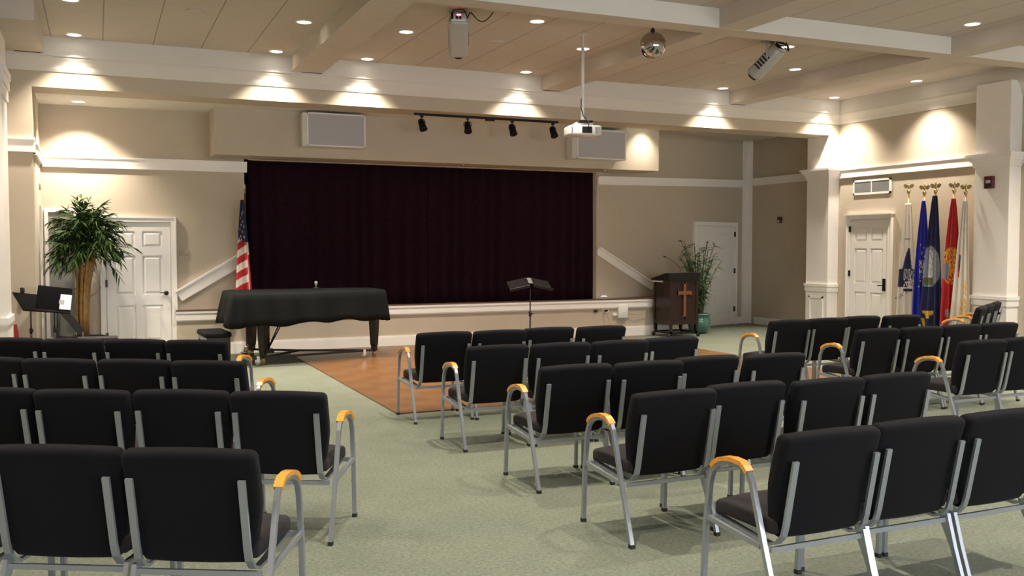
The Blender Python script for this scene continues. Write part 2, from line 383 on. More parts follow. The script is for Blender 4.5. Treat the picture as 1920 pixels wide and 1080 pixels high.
# ---------------------------------------------------------------- columns on the right wall, with cap and wainscot
def column(name, y0, y1, zc, ztop, z_w):
    mb = MB(); x0 = XC
    mb.box(x0, XR, y0, y1, 0, ztop)
    for d, a, b in ((0.105, zc + 0.11, zc + 0.15), (0.08, zc + 0.08, zc + 0.11), (0.055, zc + 0.04, zc + 0.08), (0.03, zc + 0.0, zc + 0.04), (0.02, zc - 0.05, zc)):
        mb.box(x0 - d, XR, y0 - d, y1 + d, a, b)
    mb.box(x0 - 0.028, XR, y0 - 0.028, y1 + 0.028, z_w - 0.05, z_w); mb.box(x0 - 0.015, XR, y0 - 0.015, y1 + 0.015, z_w - 0.15, z_w - 0.05)
    # raised frame of the lower panel
    a, b = y0 + 0.10, y1 - 0.10; t = 0.035; zt = z_w - 0.24
    for q in ((a, b, zt - t, zt), (a, b, 0.22, 0.22 + t), (a, a + t, 0.22, zt), (b - t, b, 0.22, zt)):
        mb.box(x0 - 0.018, x0, q[0], q[1], q[2], q[3])
    mb.box(x0 - 0.02, XR, y0 - 0.02, y1 + 0.02, 0, 0.15)
    return struct(mb.build(name, 'white'))
column('trim_18', YB - 0.005, 14.36, 3.02, ZS, 0.98)
column('trim_19', 9.95, 10.56, 2.97, ZB, 0.93)
# plaster column at the left edge of the recess
mb = MB(); mb.box(-1.07, -0.99, 12.4, 13.1, 0, ZC)
for d, a, b in ((0.05, 3.72, 3.80), (0.035, 3.60, 3.72), (0.02, 3.46, 3.60)): mb.box(-1.07, -0.99 + d, 12.4 - d, 13.1 + d, a, b)
mb.box(-1.07, -0.96, 12.36, 13.14, 0.78, 0.86); mb.box(-1.07, -0.975, 12.38, 13.12, 0, 0.78)
struct(mb.build('trim_20', 'white'))

# ---------------------------------------------------------------- six-panel doors
def door(name, wd, ht, hinge_left, M4, handle='lever', crownd=False):
    """front faces local -y, x from 0 to wd"""
    root = sempty(name)
    mb = MB(); mb.box(0, wd, -0.012, 0.03, 0.008, ht)
    st = 0.115 * wd / 0.9; mid = 0.10
    pw = (wd - 2 * st - mid) / 2
    rows = [(0.24, 0.80), (0.96, 1.56), (1.68, ht - 0.13)] if ht < 2.15 else [(0.26, 0.86), (1.02, 1.66), (1.78, ht - 0.13)]
    d = -0.026
    mb.box(0, st, d, -0.012, 0.008, ht); mb.box(wd - st, wd, d, -0.012, 0.008, ht); mb.box(st + pw, st + pw + mid, d, -0.012, 0.008, ht)
    zs = [0.008] + [z for r in rows for z in r] + [ht]
    for k in range(0, len(zs), 2): 
        for xx in (st, st + pw + mid): mb.box(xx, xx + pw, d, -0.012, zs[k], zs[k + 1])
    for (a, b) in rows:
        for xx in (st, st + pw + mid):
            i, j = 0.018, 0.05
            vs = [(xx + i, -0.012, a + i), (xx + pw - i, -0.012, a + i), (xx + pw - i, -0.012, b - i), (xx + i, -0.012, b - i),
                  (xx + j, -0.024, a + j), (xx + pw - j, -0.024, a + j), (xx + pw - j, -0.024, b - j), (xx + j, -0.024, b - j)]
            mb.add(vs, [(4, 5, 6, 7), (0, 1, 5, 4), (1, 2, 6, 5), (2, 3, 7, 6), (3, 0, 4, 7)])
    leaf = mb.build('door_leaf', 'door', root)
    mb = MB(); f = 0.085
    mb.box(-f, -0.006, -0.045, 0.03, 0, ht + 0.01); mb.box(wd + 0.006, wd + f, -0.045, 0.03, 0, ht + 0.01); mb.box(-f, wd + f, -0.045, 0.03, ht + 0.008, ht + f)
    mb.box(-f - 0.004, -f + 0.018, -0.055, 0.032, 0.001, ht + f + 0.004); mb.box(wd + f - 0.018, wd + f + 0.004, -0.055, 0.032, 0.001, ht + f + 0.004); mb.box(-f + 0.018, wd + f - 0.018, -0.0548, 0.032, ht + f - 0.018, ht + f + 0.0038)
    if crownd: mb.box(-f - 0.03, wd + f + 0.03, -0.09, 0.03, ht + f + 0.004, ht + f + 0.029)
    mb.build('door_frame', 'white', root)
    hx = -0.004 if hinge_left else wd + 0.004
    for z in (0.28, ht / 2 + 0.05, ht - 0.22):
        m2 = MB(); m2.box(hx - 0.016, hx + 0.016, -0.052, -0.02, z, z + 0.11); m2.build('hinge', 'bronze', root)
    kx = wd - 0.07 if hinge_left else 0.07; sgn = -1 if hinge_left else 1
    m2 = MB()
    if handle == 'knob':
        m2.lathe([(0.032, 0), (0.032, 0.012), (0.012, 0.016), (0.012, 0.04), (0.032, 0.05), (0.034, 0.065), (0.02, 0.078), (0.002, 0.08)], M4=Matrix.Translation((kx, -0.026, 0.98)) @ Matrix.Rotation(R(90), 4, 'X'), n=20)
        m2.box(kx - 0.09 if hinge_left else kx, kx if hinge_left else kx + 0.09, -0.07, -0.058, 0.975, 0.99)
    else:
        m2.box(kx - 0.03, kx + 0.03, -0.045, -0.026, 0.90, 1.12)
        m2.tube([(kx, -0.04, 1.0), (kx, -0.085, 1.0), (kx + sgn * 0.10, -0.09, 0.995)], 0.010)
    m2.build('door_handle', 'bronze', root)
    for ch in root.children: pass
    root.matrix_world = M4
    return root
door('door_1', 0.91, 2.06, True, Matrix.Translation((0.115, Y0, 0)), 'knob')
door('door_2', 1.33, 2.12, False, AM @ Matrix.Translation((3.0, 0, 0)))
door('door_3', 0.91, 2.18, True, Matrix.Translation((XR, 13.43, 0)) @ Matrix.Rotation(R(-90), 4, 'Z'), 'lever', True)
# narrow window beside the palm and its white frame
w1 = sempty('window_1', (-0.66, Y0, 0))
mb = MB(); mb.box(0, 0.34, -0.012, 0.0, 0.35, 2.2); mb.build('window_pane', 'glass', w1)
mb = MB()
for q in ((-0.05, 0.0, 0.30, 2.25), (0.34, 0.39, 0.30, 2.25), (0, 0.34, 2.2, 2.25), (0, 0.34, 0.30, 0.35)): mb.box(q[0], q[1], -0.03, 0, q[2], q[3])
mb.build('window_frame', 'white', w1)
mb = MB(); mb.box(-0.75, -0.72, 14.95, 15.15, 0, 2.28); struct(mb.build('trim_21', 'white'))

# daylight windows, unseen, added behind the camera to light faces towards it
M['cool_fill'] = mat('cool_fill_pane', (0.8, 0.9, 1.0), 0.3, emit=(0.92, 0.95, 1.0), emits=FILL)
for k, x in enumerate((-0.6, 3.6, 7.8)):
    wn = sempty('window_%d' % (k + 2), (x, -4, 0.9))
    mb = MB(); mb.box(0.05, 2.75, 0.02, 0.03, 0.05, 2.25); mb.build('window_pane', 'cool_fill', wn)
    mb = MB()
    for q in ((0, 0.05, 0, 2.3), (2.75, 2.8, 0, 2.3), (0.05, 2.75, 0, 0.05), (0.05, 2.75, 2.25, 2.3), (1.38, 1.42, 0.05, 2.25), (0.05, 2.75, 1.13, 1.17)): mb.box(q[0], q[1], 0, 0.05, q[2], q[3])
    mb.build('window_frame', 'white', wn)

# ---------------------------------------------------------------- recessed downlights
spot = bpy.data.lights.new('downlight_lamp', 'SPOT'); spot.energy = SPOT_W; spot.color = SPOT_COL
spot.spot_size = R(104); spot.spot_blend = 0.9; spot.shadow_soft_size = 0.05
def make_light(label, x, y, z, group='recessed ceiling downlights', r=0.085):
    t = thing('ceiling_light', label, 'ceiling light', (x, y, z), 0, group)
    mb = MB(); n = 28; vs = []; fs = []
    prof = [(r * 0.98, -0.002), (r * 1.0, -0.010), (r * 1.18, -0.008), (r * 1.22, 0.0)]
    for (q, zz) in prof:
        for k in range(n): a = 2 * PI * k / n; vs.append((q * math.cos(a), q * math.sin(a), zz))
    for i in range(3):
        for k in range(n): fs.append((i * n + k, i * n + (k + 1) % n, (i + 1) * n + (k + 1) % n, (i + 1) * n + k))
    mb.add(vs, fs, True); mb.build('trim_ring', 'white', t)
    mb = MB(); mb.add([(r * math.cos(2 * PI * k / n), r * math.sin(2 * PI * k / n), -0.004) for k in range(n)], [tuple(range(n))]); mb.build('lamp_lens', 'lens', t)
    l = bpy.data.objects.new('lamp', spot); C.objects.link(l); l.parent = t; l.location = (0, 0, -0.02)
    return t
proto_light = None
def place_light(label, x, y, z=ZC, group='recessed ceiling downlights'):
    global proto_light
    if proto_light is None: proto_light = make_light(label, x, y, z, group); return proto_light
    o = copy_tree(proto_light); o.location = (x, y, z); o['label'] = label; o['group'] = group; return o
ordn = ['leftmost', 'second from left', 'third from left', 'fourth from left', 'fifth from left', 'rightmost']
for k, x in enumerate((-0.23, 2.33, 3.63, 6.17, 9.90, 12.38)):
    place_light('lit round downlight, %s in the row along the stage fascia' % ordn[k], x, 13.42)
for k, x in enumerate((-0.23, 2.34, 3.63, 6.17, 9.86, 12.38)):
    place_light('lit round downlight, %s in second row from stage' % ordn[k], x, 11.54)
place_light('lit round downlight between hanging spotlight and mirror ball, nearer camera', 4.91, 10.36)
place_light('lit round downlight beside the tilted spotlight', 8.66, 10.29)
place_light('lit round downlight at upper right, in front of the cross beam', 9.85, 8.34)
pl_ = place_light('small round downlight in the soffit above the palm', -0.216, 14.94, ZS)
wide = spot.copy(); wide.name = 'wide_downlight_lamp'; wide.spot_size = R(112); wide.spot_blend = 0.85
[c for c in pl_.children if c.type == 'LIGHT'][0].data = wide
hl_ = place_light('round downlight hidden in the right recess above the header', 9.10, 14.52, 4.0)
small_ = spot.copy(); small_.name = 'recess_lamp'; small_.energy = SPOT_W * 0.28; small_.spot_size = R(96)
[c for c in hl_.children if c.type == 'LIGHT'][0].data = small_
for (x, y) in [(-0.24, 8.1), (3.54, 7.4), (6.0, 7.2), (12.25, 8.36), (11.1, 8.2), (2.3, 5.4), (4.78, 5.4), (8.4, 5.6), (11.3, 5.4), (-1.6, 6.0), (-1.6, 9.6), (0.6, 3.2), (4.78, 2.6), (8.4, 2.6), (11.6, 2.2), (0.6, -0.4), (-2.0, 1.5), (4.78, -1.0), (8.4, -1.0), (11.6, -1.5)]:  # unseen, carrying the grid on; one added to brighten the right column
    place_light('lit round downlight out of view in the ceiling above the rear seating', x, y, group='downlights above the rear seating')
# three pin-sized downlights in the header over the curtain
pin = bpy.data.lights.new('pin_lamp', 'SPOT'); pin.energy = 1.5; pin.color = SPOT_COL; pin.spot_size = R(90); pin.spot_blend = 0.8
for k, x in enumerate((2.9, 5.7, 8.45)):
    t = thing('pin_light', 'tiny pin light under the header above the curtain, %s' % ('left one', 'middle one', 'right one')[k], 'ceiling light', (x, 14.95, 3.08), 0, 'pin lights over the curtain')
    mb = MB(); mb.lathe([(0.035, 0), (0.035, -0.012), (0.028, -0.014), (0.002, -0.014)], n=16); mb.build('trim_ring', 'chrome', t)
    l = bpy.data.objects.new('lamp', pin); C.objects.link(l); l.parent = t; l.location = (0, 0, -0.03)

# ceiling discs (flush round speakers)
for k, (x, y, nm) in enumerate(((1.08, 11.52, 'in the left ceiling bay'), (4.90, 11.62, 'beside the hanging spotlight'), (8.64, 11.56, 'between mirror ball and tilted spotlight'))):
    mb = MB(); mb.lathe([(0.11, 0), (0.11, -0.008), (0.095, -0.014), (0.002, -0.012)], c=(x, y, ZC), n=28)
    tag(mb.build('ceiling_speaker', 'ceil'), 'flush round ceiling speaker %s' % nm, 'speaker', 'flush ceiling speakers')

# ---------------------------------------------------------------- stage curtain
mb = MB(); nx, nz = 520, 6; x0, x1, z0, z1 = 2.21, 8.53, 0.71, 3.075
vs = []
for i in range(nx + 1):
    x = x0 + (x1 - x0) * i / nx
    ph = x * 24 + 1.7 * math.sin(x * 3.1) + 0.9 * math.sin(x * 7.7)
    for j in range(nz + 1):
        z = z0 + (z1 - z0) * j / nz; a = 0.026 + 0.010 * (1 - j / nz)
        y = 15.52 + a * math.sin(ph + 0.25 * math.sin(j + x)) + (0.05 if abs(x - 5.25) < 0.02 else 0)
        vs.append((x, y, z))
fs = [(i * (nz + 1) + j, (i + 1) * (nz + 1) + j, (i + 1) * (nz + 1) + j + 1, i * (nz + 1) + j + 1) for i in range(nx) for j in range(nz)]
mb.add(vs, fs, True)
cur = tag(mb.build('stage_curtain', 'curtain'), 'dark maroon velvet stage curtain, closed in deep vertical folds', 'curtain')
sol = cur.modifiers.new('solid', 'SOLIDIFY'); sol.thickness = 0.006
# small white cloth at the curtain's right foot
mb = MB(); mb.rbox((8.66, 15.36, 0.745), (0.24, 0.08, 0.075), 0.04, 3, fn=lambda p: (p.x * (1 - 0.9 * (p.z + 0.04) / 0.12) + 0.04 * (p.z + .065) , p.y, p.z))
tag(mb.build('folded_cloth', 'paper'), 'crumpled white cloth on the stage lip beside the curtain', 'cloth')

# ---------------------------------------------------------------- header speakers
def speaker_box(label, x0, x1, side, z0=3.25, z1=3.745):
    t = thing('wall_speaker', label, 'speaker', ((x0 + x1) / 2, 14.75, (z0 + z1) / 2), 0, 'box speakers on the header')
    wd = x1 - x0; h = z1 - z0; yf = -0.34
    mb = MB(); mb.prism([(-wd / 2 + 0.02, -0.004), (-wd / 2, yf + 0.08), (-wd / 2 + 0.05, yf), (wd / 2, yf), (wd / 2, -0.004)], -h / 2, h / 2)
    mb.build('cabinet', 'plastic', t)
    mb = MB(); a = -wd / 2 + 0.05; mb.box(a + 0.02, wd / 2 - 0.02, yf - 0.012, yf, -h / 2 + 0.02, h / 2 - 0.02); mb.build('grille', 'greyplastic', t)
    mb = MB()
    for q in ((a, wd / 2, -h / 2, -h / 2 + 0.02), (a, wd / 2, h / 2 - 0.02, h / 2), (a, a + 0.02, -h / 2, h / 2), (wd / 2 - 0.02, wd / 2, -h / 2, h / 2)):
        mb.box(q[0], q[1], yf - 0.016, yf, q[2], q[3])
    mb.build('grille_frame', 'plastic', t)
    return t
speaker_box('white rectangular speaker on the header above the curtain, left one', 2.90, 3.86, -1, 3.23, 3.74)
speaker_box('white rectangular speaker on the header, right one behind the projector', 7.54, 8.56, -1, 3.215, 3.72)

# ---------------------------------------------------------------- track lights under the soffit
tr = thing('track_rail', 'black track rail under the soffit carrying four spot heads', 'track light', (5.81, 14.09, ZS))
mb = MB(); mb.box(-1.25, 1.25, -0.018, 0.018, -0.035, 0); mb.build('rail', 'black', tr)
mb = MB(); mb.box(-0.05, 0.10, -0.025, 0.025, -0.06, 0.0); mb.build('power_feed', 'black', tr)
first = None
for k, x in enumerate((4.68, 5.45, 6.23, 6.97)):
    lab = 'black spot head on the track rail, %s' % ('first from left', 'second from left', 'third from left', 'rightmost by the projector')[k]
    if first is None:
        t = first = thing('track_spotlight', lab, 'spotlight', (x, 14.09, ZS - 0.036), 0, 'spot heads on the track rail')
        mb = MB(); mb.box(-0.02, 0.02, -0.02, 0.02, -0.03, 0); mb.tube([(0, 0, -0.03), (0, 0, -0.06)], 0.008)
        mb.tube([(-0.062, 0, -0.13), (-0.062, 0, -0.08), (-0.03, 0, -0.055), (0.03, 0, -0.055), (0.062, 0, -0.08), (0.062, 0, -0.13)], 0.006); mb.build('yoke', 'darkmetal', t)
        MM = Matrix.Translation((0, 0, -0.13)) @ Matrix.Rotation(R(-28), 4, 'X') @ Matrix.Translation((0, 0, -0.08))
        mb = MB(); mb.lathe([(0.02, 0.15), (0.04, 0.145), (0.052, 0.10), (0.056, 0.02), (0.062, -0.01), (0.062, -0.03), (0.05, -0.032), (0.045, 0.0), (0.002, 0.0)], M4=MM, n=20); mb.build('lamp_can', 'black', t)
    else:
        t = copy_tree(first); t.location.x = x; t['label'] = lab
    t.rotation_euler = (0, 0, (0.3, -0.2, 0.1, 0.25)[k])

# ---------------------------------------------------------------- projector on its ceiling pole
pj = thing('projector', 'white video projector hanging from a ceiling pole', 'projector', (5.76, 10.78, 3.096))
mb = MB(); mb.rbox((0, 0, 0.085), (0.42, 0.32, 0.125), 0.022, 3); mb.build('body', 'plastic', pj)
mb = MB(); mb.rbox((0, 0, 0.16), (0.20, 0.20, 0.03), 0.008, 2); mb.box(-0.11, -0.09, -0.09, 0.09, 0.14, 0.19); mb.box(0.09, 0.11, -0.09, 0.09, 0.14, 0.19); mb.build('mount_bracket', 'plastic', pj)
mb = MB(); mb.tube([(0, 0, 0.17), (0, 0, 1.31)], 0.022, 12); mb.lathe([(0.07, 1.31), (0.07, 1.323), (0.002, 1.323)], n=20); mb.build('ceiling_pole', 'plastic', pj)
mb = MB()
for s_ in (-1, 1):
    for k in range(9): mb.box(s_ * 0.19 - 0.012 if s_ > 0 else -0.195, 0.208 if s_ > 0 else -0.178, -0.168, -0.16, 0.04 + k * 0.011, 0.045 + k * 0.011)
for k in range(7): mb.box(0.12 + k * 0.009, 0.124 + k * 0.009, -0.168, -0.16, 0.04, 0.13)
mb.build('vent_grille', 'greyplastic', pj)
mb = MB(); mb.box(-0.05, 0.08, -0.166, -0.158, 0.045, 0.13); mb.build('connector_panel', 'black', pj)
mb = MB(); mb.rbox((0.02, -0.10, 0.20), (0.17, 0.05, 0.035), 0.008, 2); mb.build('transmitter_box', 'black', pj)
mb = MB(); mb.tube([(-0.024, -0.02, 0.50), (-0.035, -0.05, 0.38), (-0.015, -0.07, 0.28), (0.03, -0.10, 0.22)], 0.006, 6)
mb.tube([(0.02, -0.165, 0.1), (0.03, -0.20, 0.15), (0.03, -0.14, 0.22)], 0.006, 6); mb.build('cable', 'black', pj)
mb = MB(); mb.lathe([(0.045, 0), (0.045, 0.03), (0.035, 0.032), (0.002, 0.028)], M4=Matrix.Translation((0.1, 0.155, 0.085)) @ Matrix.Rotation(R(-90), 4, 'X'), n=24); mb.build('lens', 'black', pj)
pj.rotation_euler = (0, 0, R(-12))

# ---------------------------------------------------------------- mirror ball
bl = thing('mirror_ball', 'mirror ball hanging from the ceiling above the centre seating', 'mirror ball', (6.08, 9.62, 4.085))
rb = 0.158; mb = MB(); nu, nv = 60, 30; vs = []; fs = []
for i in range(nv + 1):
    th = PI * i / nv
    for k in range(nu): a = 2 * PI * k / nu; vs.append((rb * math.sin(th) * math.cos(a), rb * math.sin(th) * math.sin(a), rb * math.cos(th)))
for i in range(nv):
    for k in range(nu): fs.append((i * nu + k, i * nu + (k + 1) % nu, (i + 1) * nu + (k + 1) % nu, (i + 1) * nu + k))
mb.add(vs, fs, True); o = mb.build('ball', 'mirror', bl)
mb = MB(); mb.lathe([(0.025, 0.15), (0.025, 0.19), (0.008, 0.195), (0.008, 0.31), (0.04, 0.31), (0.04, 0.334), (0.002, 0.334)], n=16); mb.build('hanger', 'darkmetal', bl)

# ---------------------------------------------------------------- two hanging effect spotlights
def effect_light(label, loc, rz, tilt, drop=0.12, L=0.46, loop=False):
    t = thing('stage_spotlight', label, 'spotlight', loc, rz, 'effect spotlights under the ceiling')
    mb = MB(); mb.box(-0.10, 0.10, -0.10, 0.10, -0.02, 0); mb.build('ceiling_plate', 'silver', t)
    mb = MB(); mb.bar([(-0.135, 0, -drop - 0.04), (-0.135, 0, -0.03), (0.135, 0, -0.03), (0.135, 0, -drop - 0.04)], 0.035, 0.006, (0, 1, 0)); mb.build('yoke', 'silver', t)
    MM = Matrix.Translation((0, 0, -drop)) @ Matrix.Rotation(tilt, 4, 'X')      # body along local +y (forward)
    mb = MB(); mb.rbox((0, 0.10, 0), (0.23, L, 0.17), 0.05, 4, M4=MM); mb.build('housing', 'silver', t)
    mb = MB()
    for k in range(5): mb.box(-0.117, -0.113, 0.0 + k * 0.045, 0.025 + k * 0.045, -0.05, 0.05, MM); mb.box(0.113, 0.117, 0.0 + k * 0.045, 0.025 + k * 0.045, -0.05, 0.05, MM)
    mb.build('vent', 'darkmetal', t)
    mb = MB(); mb.lathe([(0.06, 0), (0.06, 0.03), (0.05, 0.03), (0.045, 0.01), (0.002, 0.01)], M4=MM @ Matrix.Translation((0, 0.10 + L / 2 - 0.01, 0)) @ Matrix.Rotation(R(-90), 4, 'X'), n=24); mb.build('lens_barrel', 'black', t)
    yb = 0.10 - L / 2
    mb = MB(); mb.rbox((0, yb - 0.004, 0), (0.17, 0.012, 0.12), 0.005, 2, M4=MM); mb.build('control_panel', 'plastic', t)
    mb = MB(); mb.box(-0.022, 0.022, yb - 0.014, yb - 0.008, 0.025, 0.045, MM); mb.build('display', 'redled', t)
    mb = MB(); mb.box(-0.03, -0.008, yb - 0.022, yb - 0.008, -0.04, 0.005, MM); mb.box(0.006, 0.028, yb - 0.022, yb - 0.008, -0.04, 0.0, MM); mb.rbox((-0.075, yb - 0.02, 0.0), (0.026, 0.04, 0.08), 0.006, 2, M4=MM); mb.build('socket', 'black', t)
    mb = MB(); P0 = MM @ Vector((-0.075, yb - 0.03, 0.04)); P1 = MM @ Vector((0.10, yb - 0.03, -0.05))
    pts = []
    for k in range(13):
        u = k / 12; p = P0.lerp(P1, u); p.z += 0.11 * math.sin(PI * u) ** 0.8 * (1 if u < .7 else 1); p.z = min(p.z, -0.03); pts.append(p)
    Q = Vector((0.14, -0.02, -0.03)); pts2 = [P1, P1.lerp(Q, 0.5) + Vector((0.0, -0.02, 0.02)), Q]
    for k in range(1, 10):
        u = k / 9; pts2.append(Q + Vector((0.26 * u, -0.02, -0.11 * math.sin(PI * u) - 0.0 + 0.005)))
    if loop: mb.tube([MM @ Vector((0.02 + 0.10 * math.sin(a_), yb - 0.07 - 0.03 * math.sin(2 * a_), 0.02 + 0.12 * math.cos(a_) - 0.03 * abs(math.sin(a_)))) for a_ in [2 * PI * q / 20 for q in range(21)]], 0.009, 6)
    mb.tube(pts, 0.006, 6); mb.tube(pts2, 0.006, 6); mb.build('cable', 'black', t)
    return t
effect_light('silver effect spotlight with red display hanging over the centre, aimed at the stage', (3.86, 10.26, ZC), R(-20), R(-38), 0.22, 0.54)
effect_light('silver effect spotlight hanging tilted at the right of the mirror ball', (8.24, 10.12, ZC), R(28), R(-42), 0.20, 0.50, True)

# ---------------------------------------------------------------- chairs
HW = 0.283
def back_fn(p):
    # p relative to the backrest centre; z up along the back
    u = p.x / (HW); zz = p.z
    y = p.y - 0.022 * (u * u) * -1.0 * 0.6 + 0.018 * math.cos(zz / 0.24 * 1.2)
    z = zz + (0.014 * (1 - u * u) - 0.006 if zz > 0.15 else 0)
    k = 1.0 if zz > 0.02 else 1.0 - 0.17 * ((0.02 - zz) / 0.27) ** 1.3
    return (p.x * k, y, z)
def make_chair(with_arm, side=-1):
    t = thing('stacking_chair', 'chair', 'chair')
    # backrest leans back: bottom rear (-.19,.38), top rear (-.30,.87)
    lean = math.atan2(0.11, 0.49)
    MM = Matrix.Translation((0, -0.205, 0.618)) @ Matrix.Rotation(lean, 4, 'X')
    mb = MB(); mb.rbox((0, 0, 0), (2 * HW + 0.002, 0.085, 0.50), 0.030, 4, fn=back_fn, M4=MM, sub=(8, 1, 6)); mb.build('backrest', 'fabric', t)
    def seat_fn(p):
        z = p.z + 0.014 * (1 - (p.x / 0.25) ** 2) * (1 if p.z > 0 else 0)
        if p.y > 0.12: z -= 0.022 * ((p.y - 0.12) / 0.12) ** 2
        return (p.x, p.y, z)
    mb = MB(); mb.rbox((0, 0.045, 0.43), (0.535, 0.44, 0.075), 0.020, 4, fn=seat_fn, sub=(6, 6, 1)); mb.build('seat', 'seatfab', t)
    # uprights running up the rear of the back and curling forward under the seat
    def ry(z): return -0.19 - (z - 0.38) * 0.11 / 0.49
    for s_ in (-1, 1):
        x = s_ * 0.236
        path = [(x, ry(0.75) - 0.010, 0.75), (x, ry(0.60) - 0.014, 0.60), (x, ry(0.45) - 0.018, 0.45), (x, ry(0.40) - 0.014, 0.40), (x * 1.01, -0.175, 0.360), (x * 1.02, -0.13, 0.342), (x * 1.03, -0.05, 0.345), (x * 1.03, 0.10, 0.360), (x * 1.03, 0.25, 0.374)]
        mb = MB(); mb.bar(path, 0.031, 0.014); mb.build('back_support', 'steel', t)
    def leg(x, path, nm, wd=0.024):
        mb = MB(); mb.bar(path, wd, 0.024); l = mb.build(nm, 'steel', t)
        q = path[0] if path[0][2] < path[-1][2] else path[-1]
        g = MB(); g.box(q[0] - 0.0135, q[0] + 0.0135, q[1] - 0.015, q[1] + 0.015, 0.0, 0.022); g.build('foot_glide', 'glide', l)
        return l
    for s_ in (-1, 1):
        x = s_ * (HW - 0.015)
        if with_arm and s_ == side:
            xa = s_ * (HW + 0.030)
            path = [(xa, 0.285, 0.012), (xa, 0.268, 0.33), (xa, 0.235, 0.56), (xa, 0.212, 0.618), (xa, 0.170, 0.655), (xa, 0.115, 0.675), (xa, 0.05, 0.683), (xa, -0.01, 0.680), (xa, -0.055, 0.660), (xa, -0.082, 0.615), (xa, -0.165, 0.36), (xa, -0.285, 0.012)]
            mb = MB(); mb.bar(path, 0.024, 0.024); af = mb.build('arm_frame', 'steel', t)
            for q in (path[0], path[-1]):
                g = MB(); g.box(q[0] - 0.0135, q[0] + 0.0135, q[1] - 0.015, q[1] + 0.015, 0.0, 0.022); g.build('foot_glide', 'glide', af)
            ap = [(xa, 0.212, 0.636), (xa, 0.190, 0.660), (xa, 0.155, 0.680), (xa, 0.11, 0.694), (xa, 0.05, 0.701), (xa, -0.01, 0.697), (xa, -0.035, 0.684), (xa, -0.058, 0.664)]
            mb = MB(); w_ = 0.042; pr = [(-w_ / 2, -0.010), (w_ / 2, -0.010), (w_ / 2, 0.011), (-w_ / 2, 0.011)]
            mb.sweep(ap, [(a, -b) for a, b in pr], (1, 0, 0)); mb.build('armrest', 'honey', t)
            mb = MB(); mb.bar([(xa, 0.262, 0.375), (xa, -0.15, 0.345)], 0.02, 0.024); mb.bar([(xa, 0.24, 0.372), (s_ * 0.22, 0.24, 0.372)], 0.02, 0.02, (0, 0, 1)); mb.build('side_rail', 'steel', t)
        else:
            leg(x, [(x, 0.272, 0.012), (x, 0.262, 0.40)], 'front_leg', 0.022)
            mb = MB(); extr(mb, [(-0.297, 0.012), (-0.272, 0.012), (-0.205, 0.20), (-0.15, 0.30), (-0.13, 0.362), (-0.185, 0.362), (-0.232, 0.20)], x - 0.011, x + 0.011); rl = mb.build('rear_leg', 'steel', t)
            g = MB(); g.box(x - 0.0135, x + 0.0135, -0.30, -0.27, 0.0, 0.022); g.build('foot_glide', 'glide', rl)
    mb = MB(); mb.bar([(-HW + 0.005, -0.172, 0.330), (HW - 0.005, -0.172, 0.330)], 0.024, 0.016, (0, 0, 1)); mb.build('crossbar', 'steel', t)
    mb = MB(); mb.bar([(-HW + 0.005, 0.25, 0.372), (HW - 0.005, 0.25, 0.372)], 0.024, 0.016, (0, 0, 1)); mb.build('crossbar', 'steel', t)
    return t
chair_plain = make_chair(False)
chair_left = make_chair(True, -1)
chair_right = make_chair(True, 1)
used = set()
def place_chair(kind, x, y, rz, label, group):
    src = {'p': chair_plain, 'l': chair_left, 'r': chair_right}[kind]
    o = src if kind not in used else copy_tree(src); used.add(kind)
    o.location = (x, y, 0.012 if (2.75 < x < 9.05 and y > 9.07) else 0); o.rotation_euler = (0, 0, R(rz)); o['label'] = label; o['group'] = group
    return o
SEAT = ('first', 'second', 'third', 'fourth')
rows_mid = [('front', 8.78, (0.00, -0.03, 0.05, -0.02)), ('second', 7.455, (0.0, -0.04, -0.06, 0.0)), ('middle', 6.045, (0, -0.04, 0.06, -0.02)), ('fourth', 4.80, (-0.03, 0.06, -0.01, 0.0)), ('nearest', 3.515, (0.0, 0.03, 0.03))]
for (nm, y, js) in rows_mid:
    for k, j in enumerate(js):
        x = (3.06 if y > 6 else 3.03) + (0.576 if y > 6 else 0.580) * k
        if k == 0: lab = 'black chair with wooden armrest at the aisle end, %s row of centre block' % nm
        else: lab = 'armless black chair, %s from the aisle, %s row of centre block' % (SEAT[k], nm)
        place_chair('l' if k == 0 else 'p', x, y + j, (0.2, -0.2, 0.2, -0.2)[k], lab, 'chairs in the centre block')
for (nm, x0, y, js) in (('front', 7.12, 8.60, (0, 0.04, 0.12, 0.06)), ('second', 7.19, 7.37, (0, -0.02, 0.0, 0.02)), ('nearest', 7.17, 6.12, (0, 0.03))):
    for k, j in enumerate(js):
        if k == 0: lab = 'black chair with wooden armrest, left end of %s row in right block' % nm
        else: lab = 'armless black chair, %s from the left, %s row of right block' % (SEAT[k], nm)
        place_chair('l' if k == 0 else 'p', x0 + 0.585 * k, y + j, 0.5 * (-1) ** k, lab, 'chairs in the right block')
RZL = -27.0; fx, fy = math.sin(R(27)), math.cos(R(27)); dx, dy = math.cos(R(27)), -math.sin(R(27))
for (nm, tx, ty, n, a) in (('front', 0.757, 8.645, 4, -30), ('second', 0.69, 7.035, 4, -31), ('third', 0.918, 5.397, 4, -28), ('nearest', 0.338, 4.044, 3, -28)):
    fx, fy = math.sin(R(-a)), math.cos(R(-a)); dx, dy = math.cos(R(a)), math.sin(R(a))
    for k in range(n):
        jj = 0.287 + (0, 0.02, -0.01, 0.02)[k] - (0.07 if nm == 'nearest' else 0.03 if nm == 'third' else 0); x = tx + jj * fx - 0.580 * k * dx; y = ty + jj * fy - 0.580 * k * dy
        if k == 0: lab = 'black chair with wooden armrest at the aisle end, %s row of left block' % nm
        else: lab = 'armless black chair, %s from the aisle, %s row of left block' % (SEAT[k], nm)
        place_chair('r' if k == 0 else 'p', x, y, a, lab, 'chairs in the angled left block')
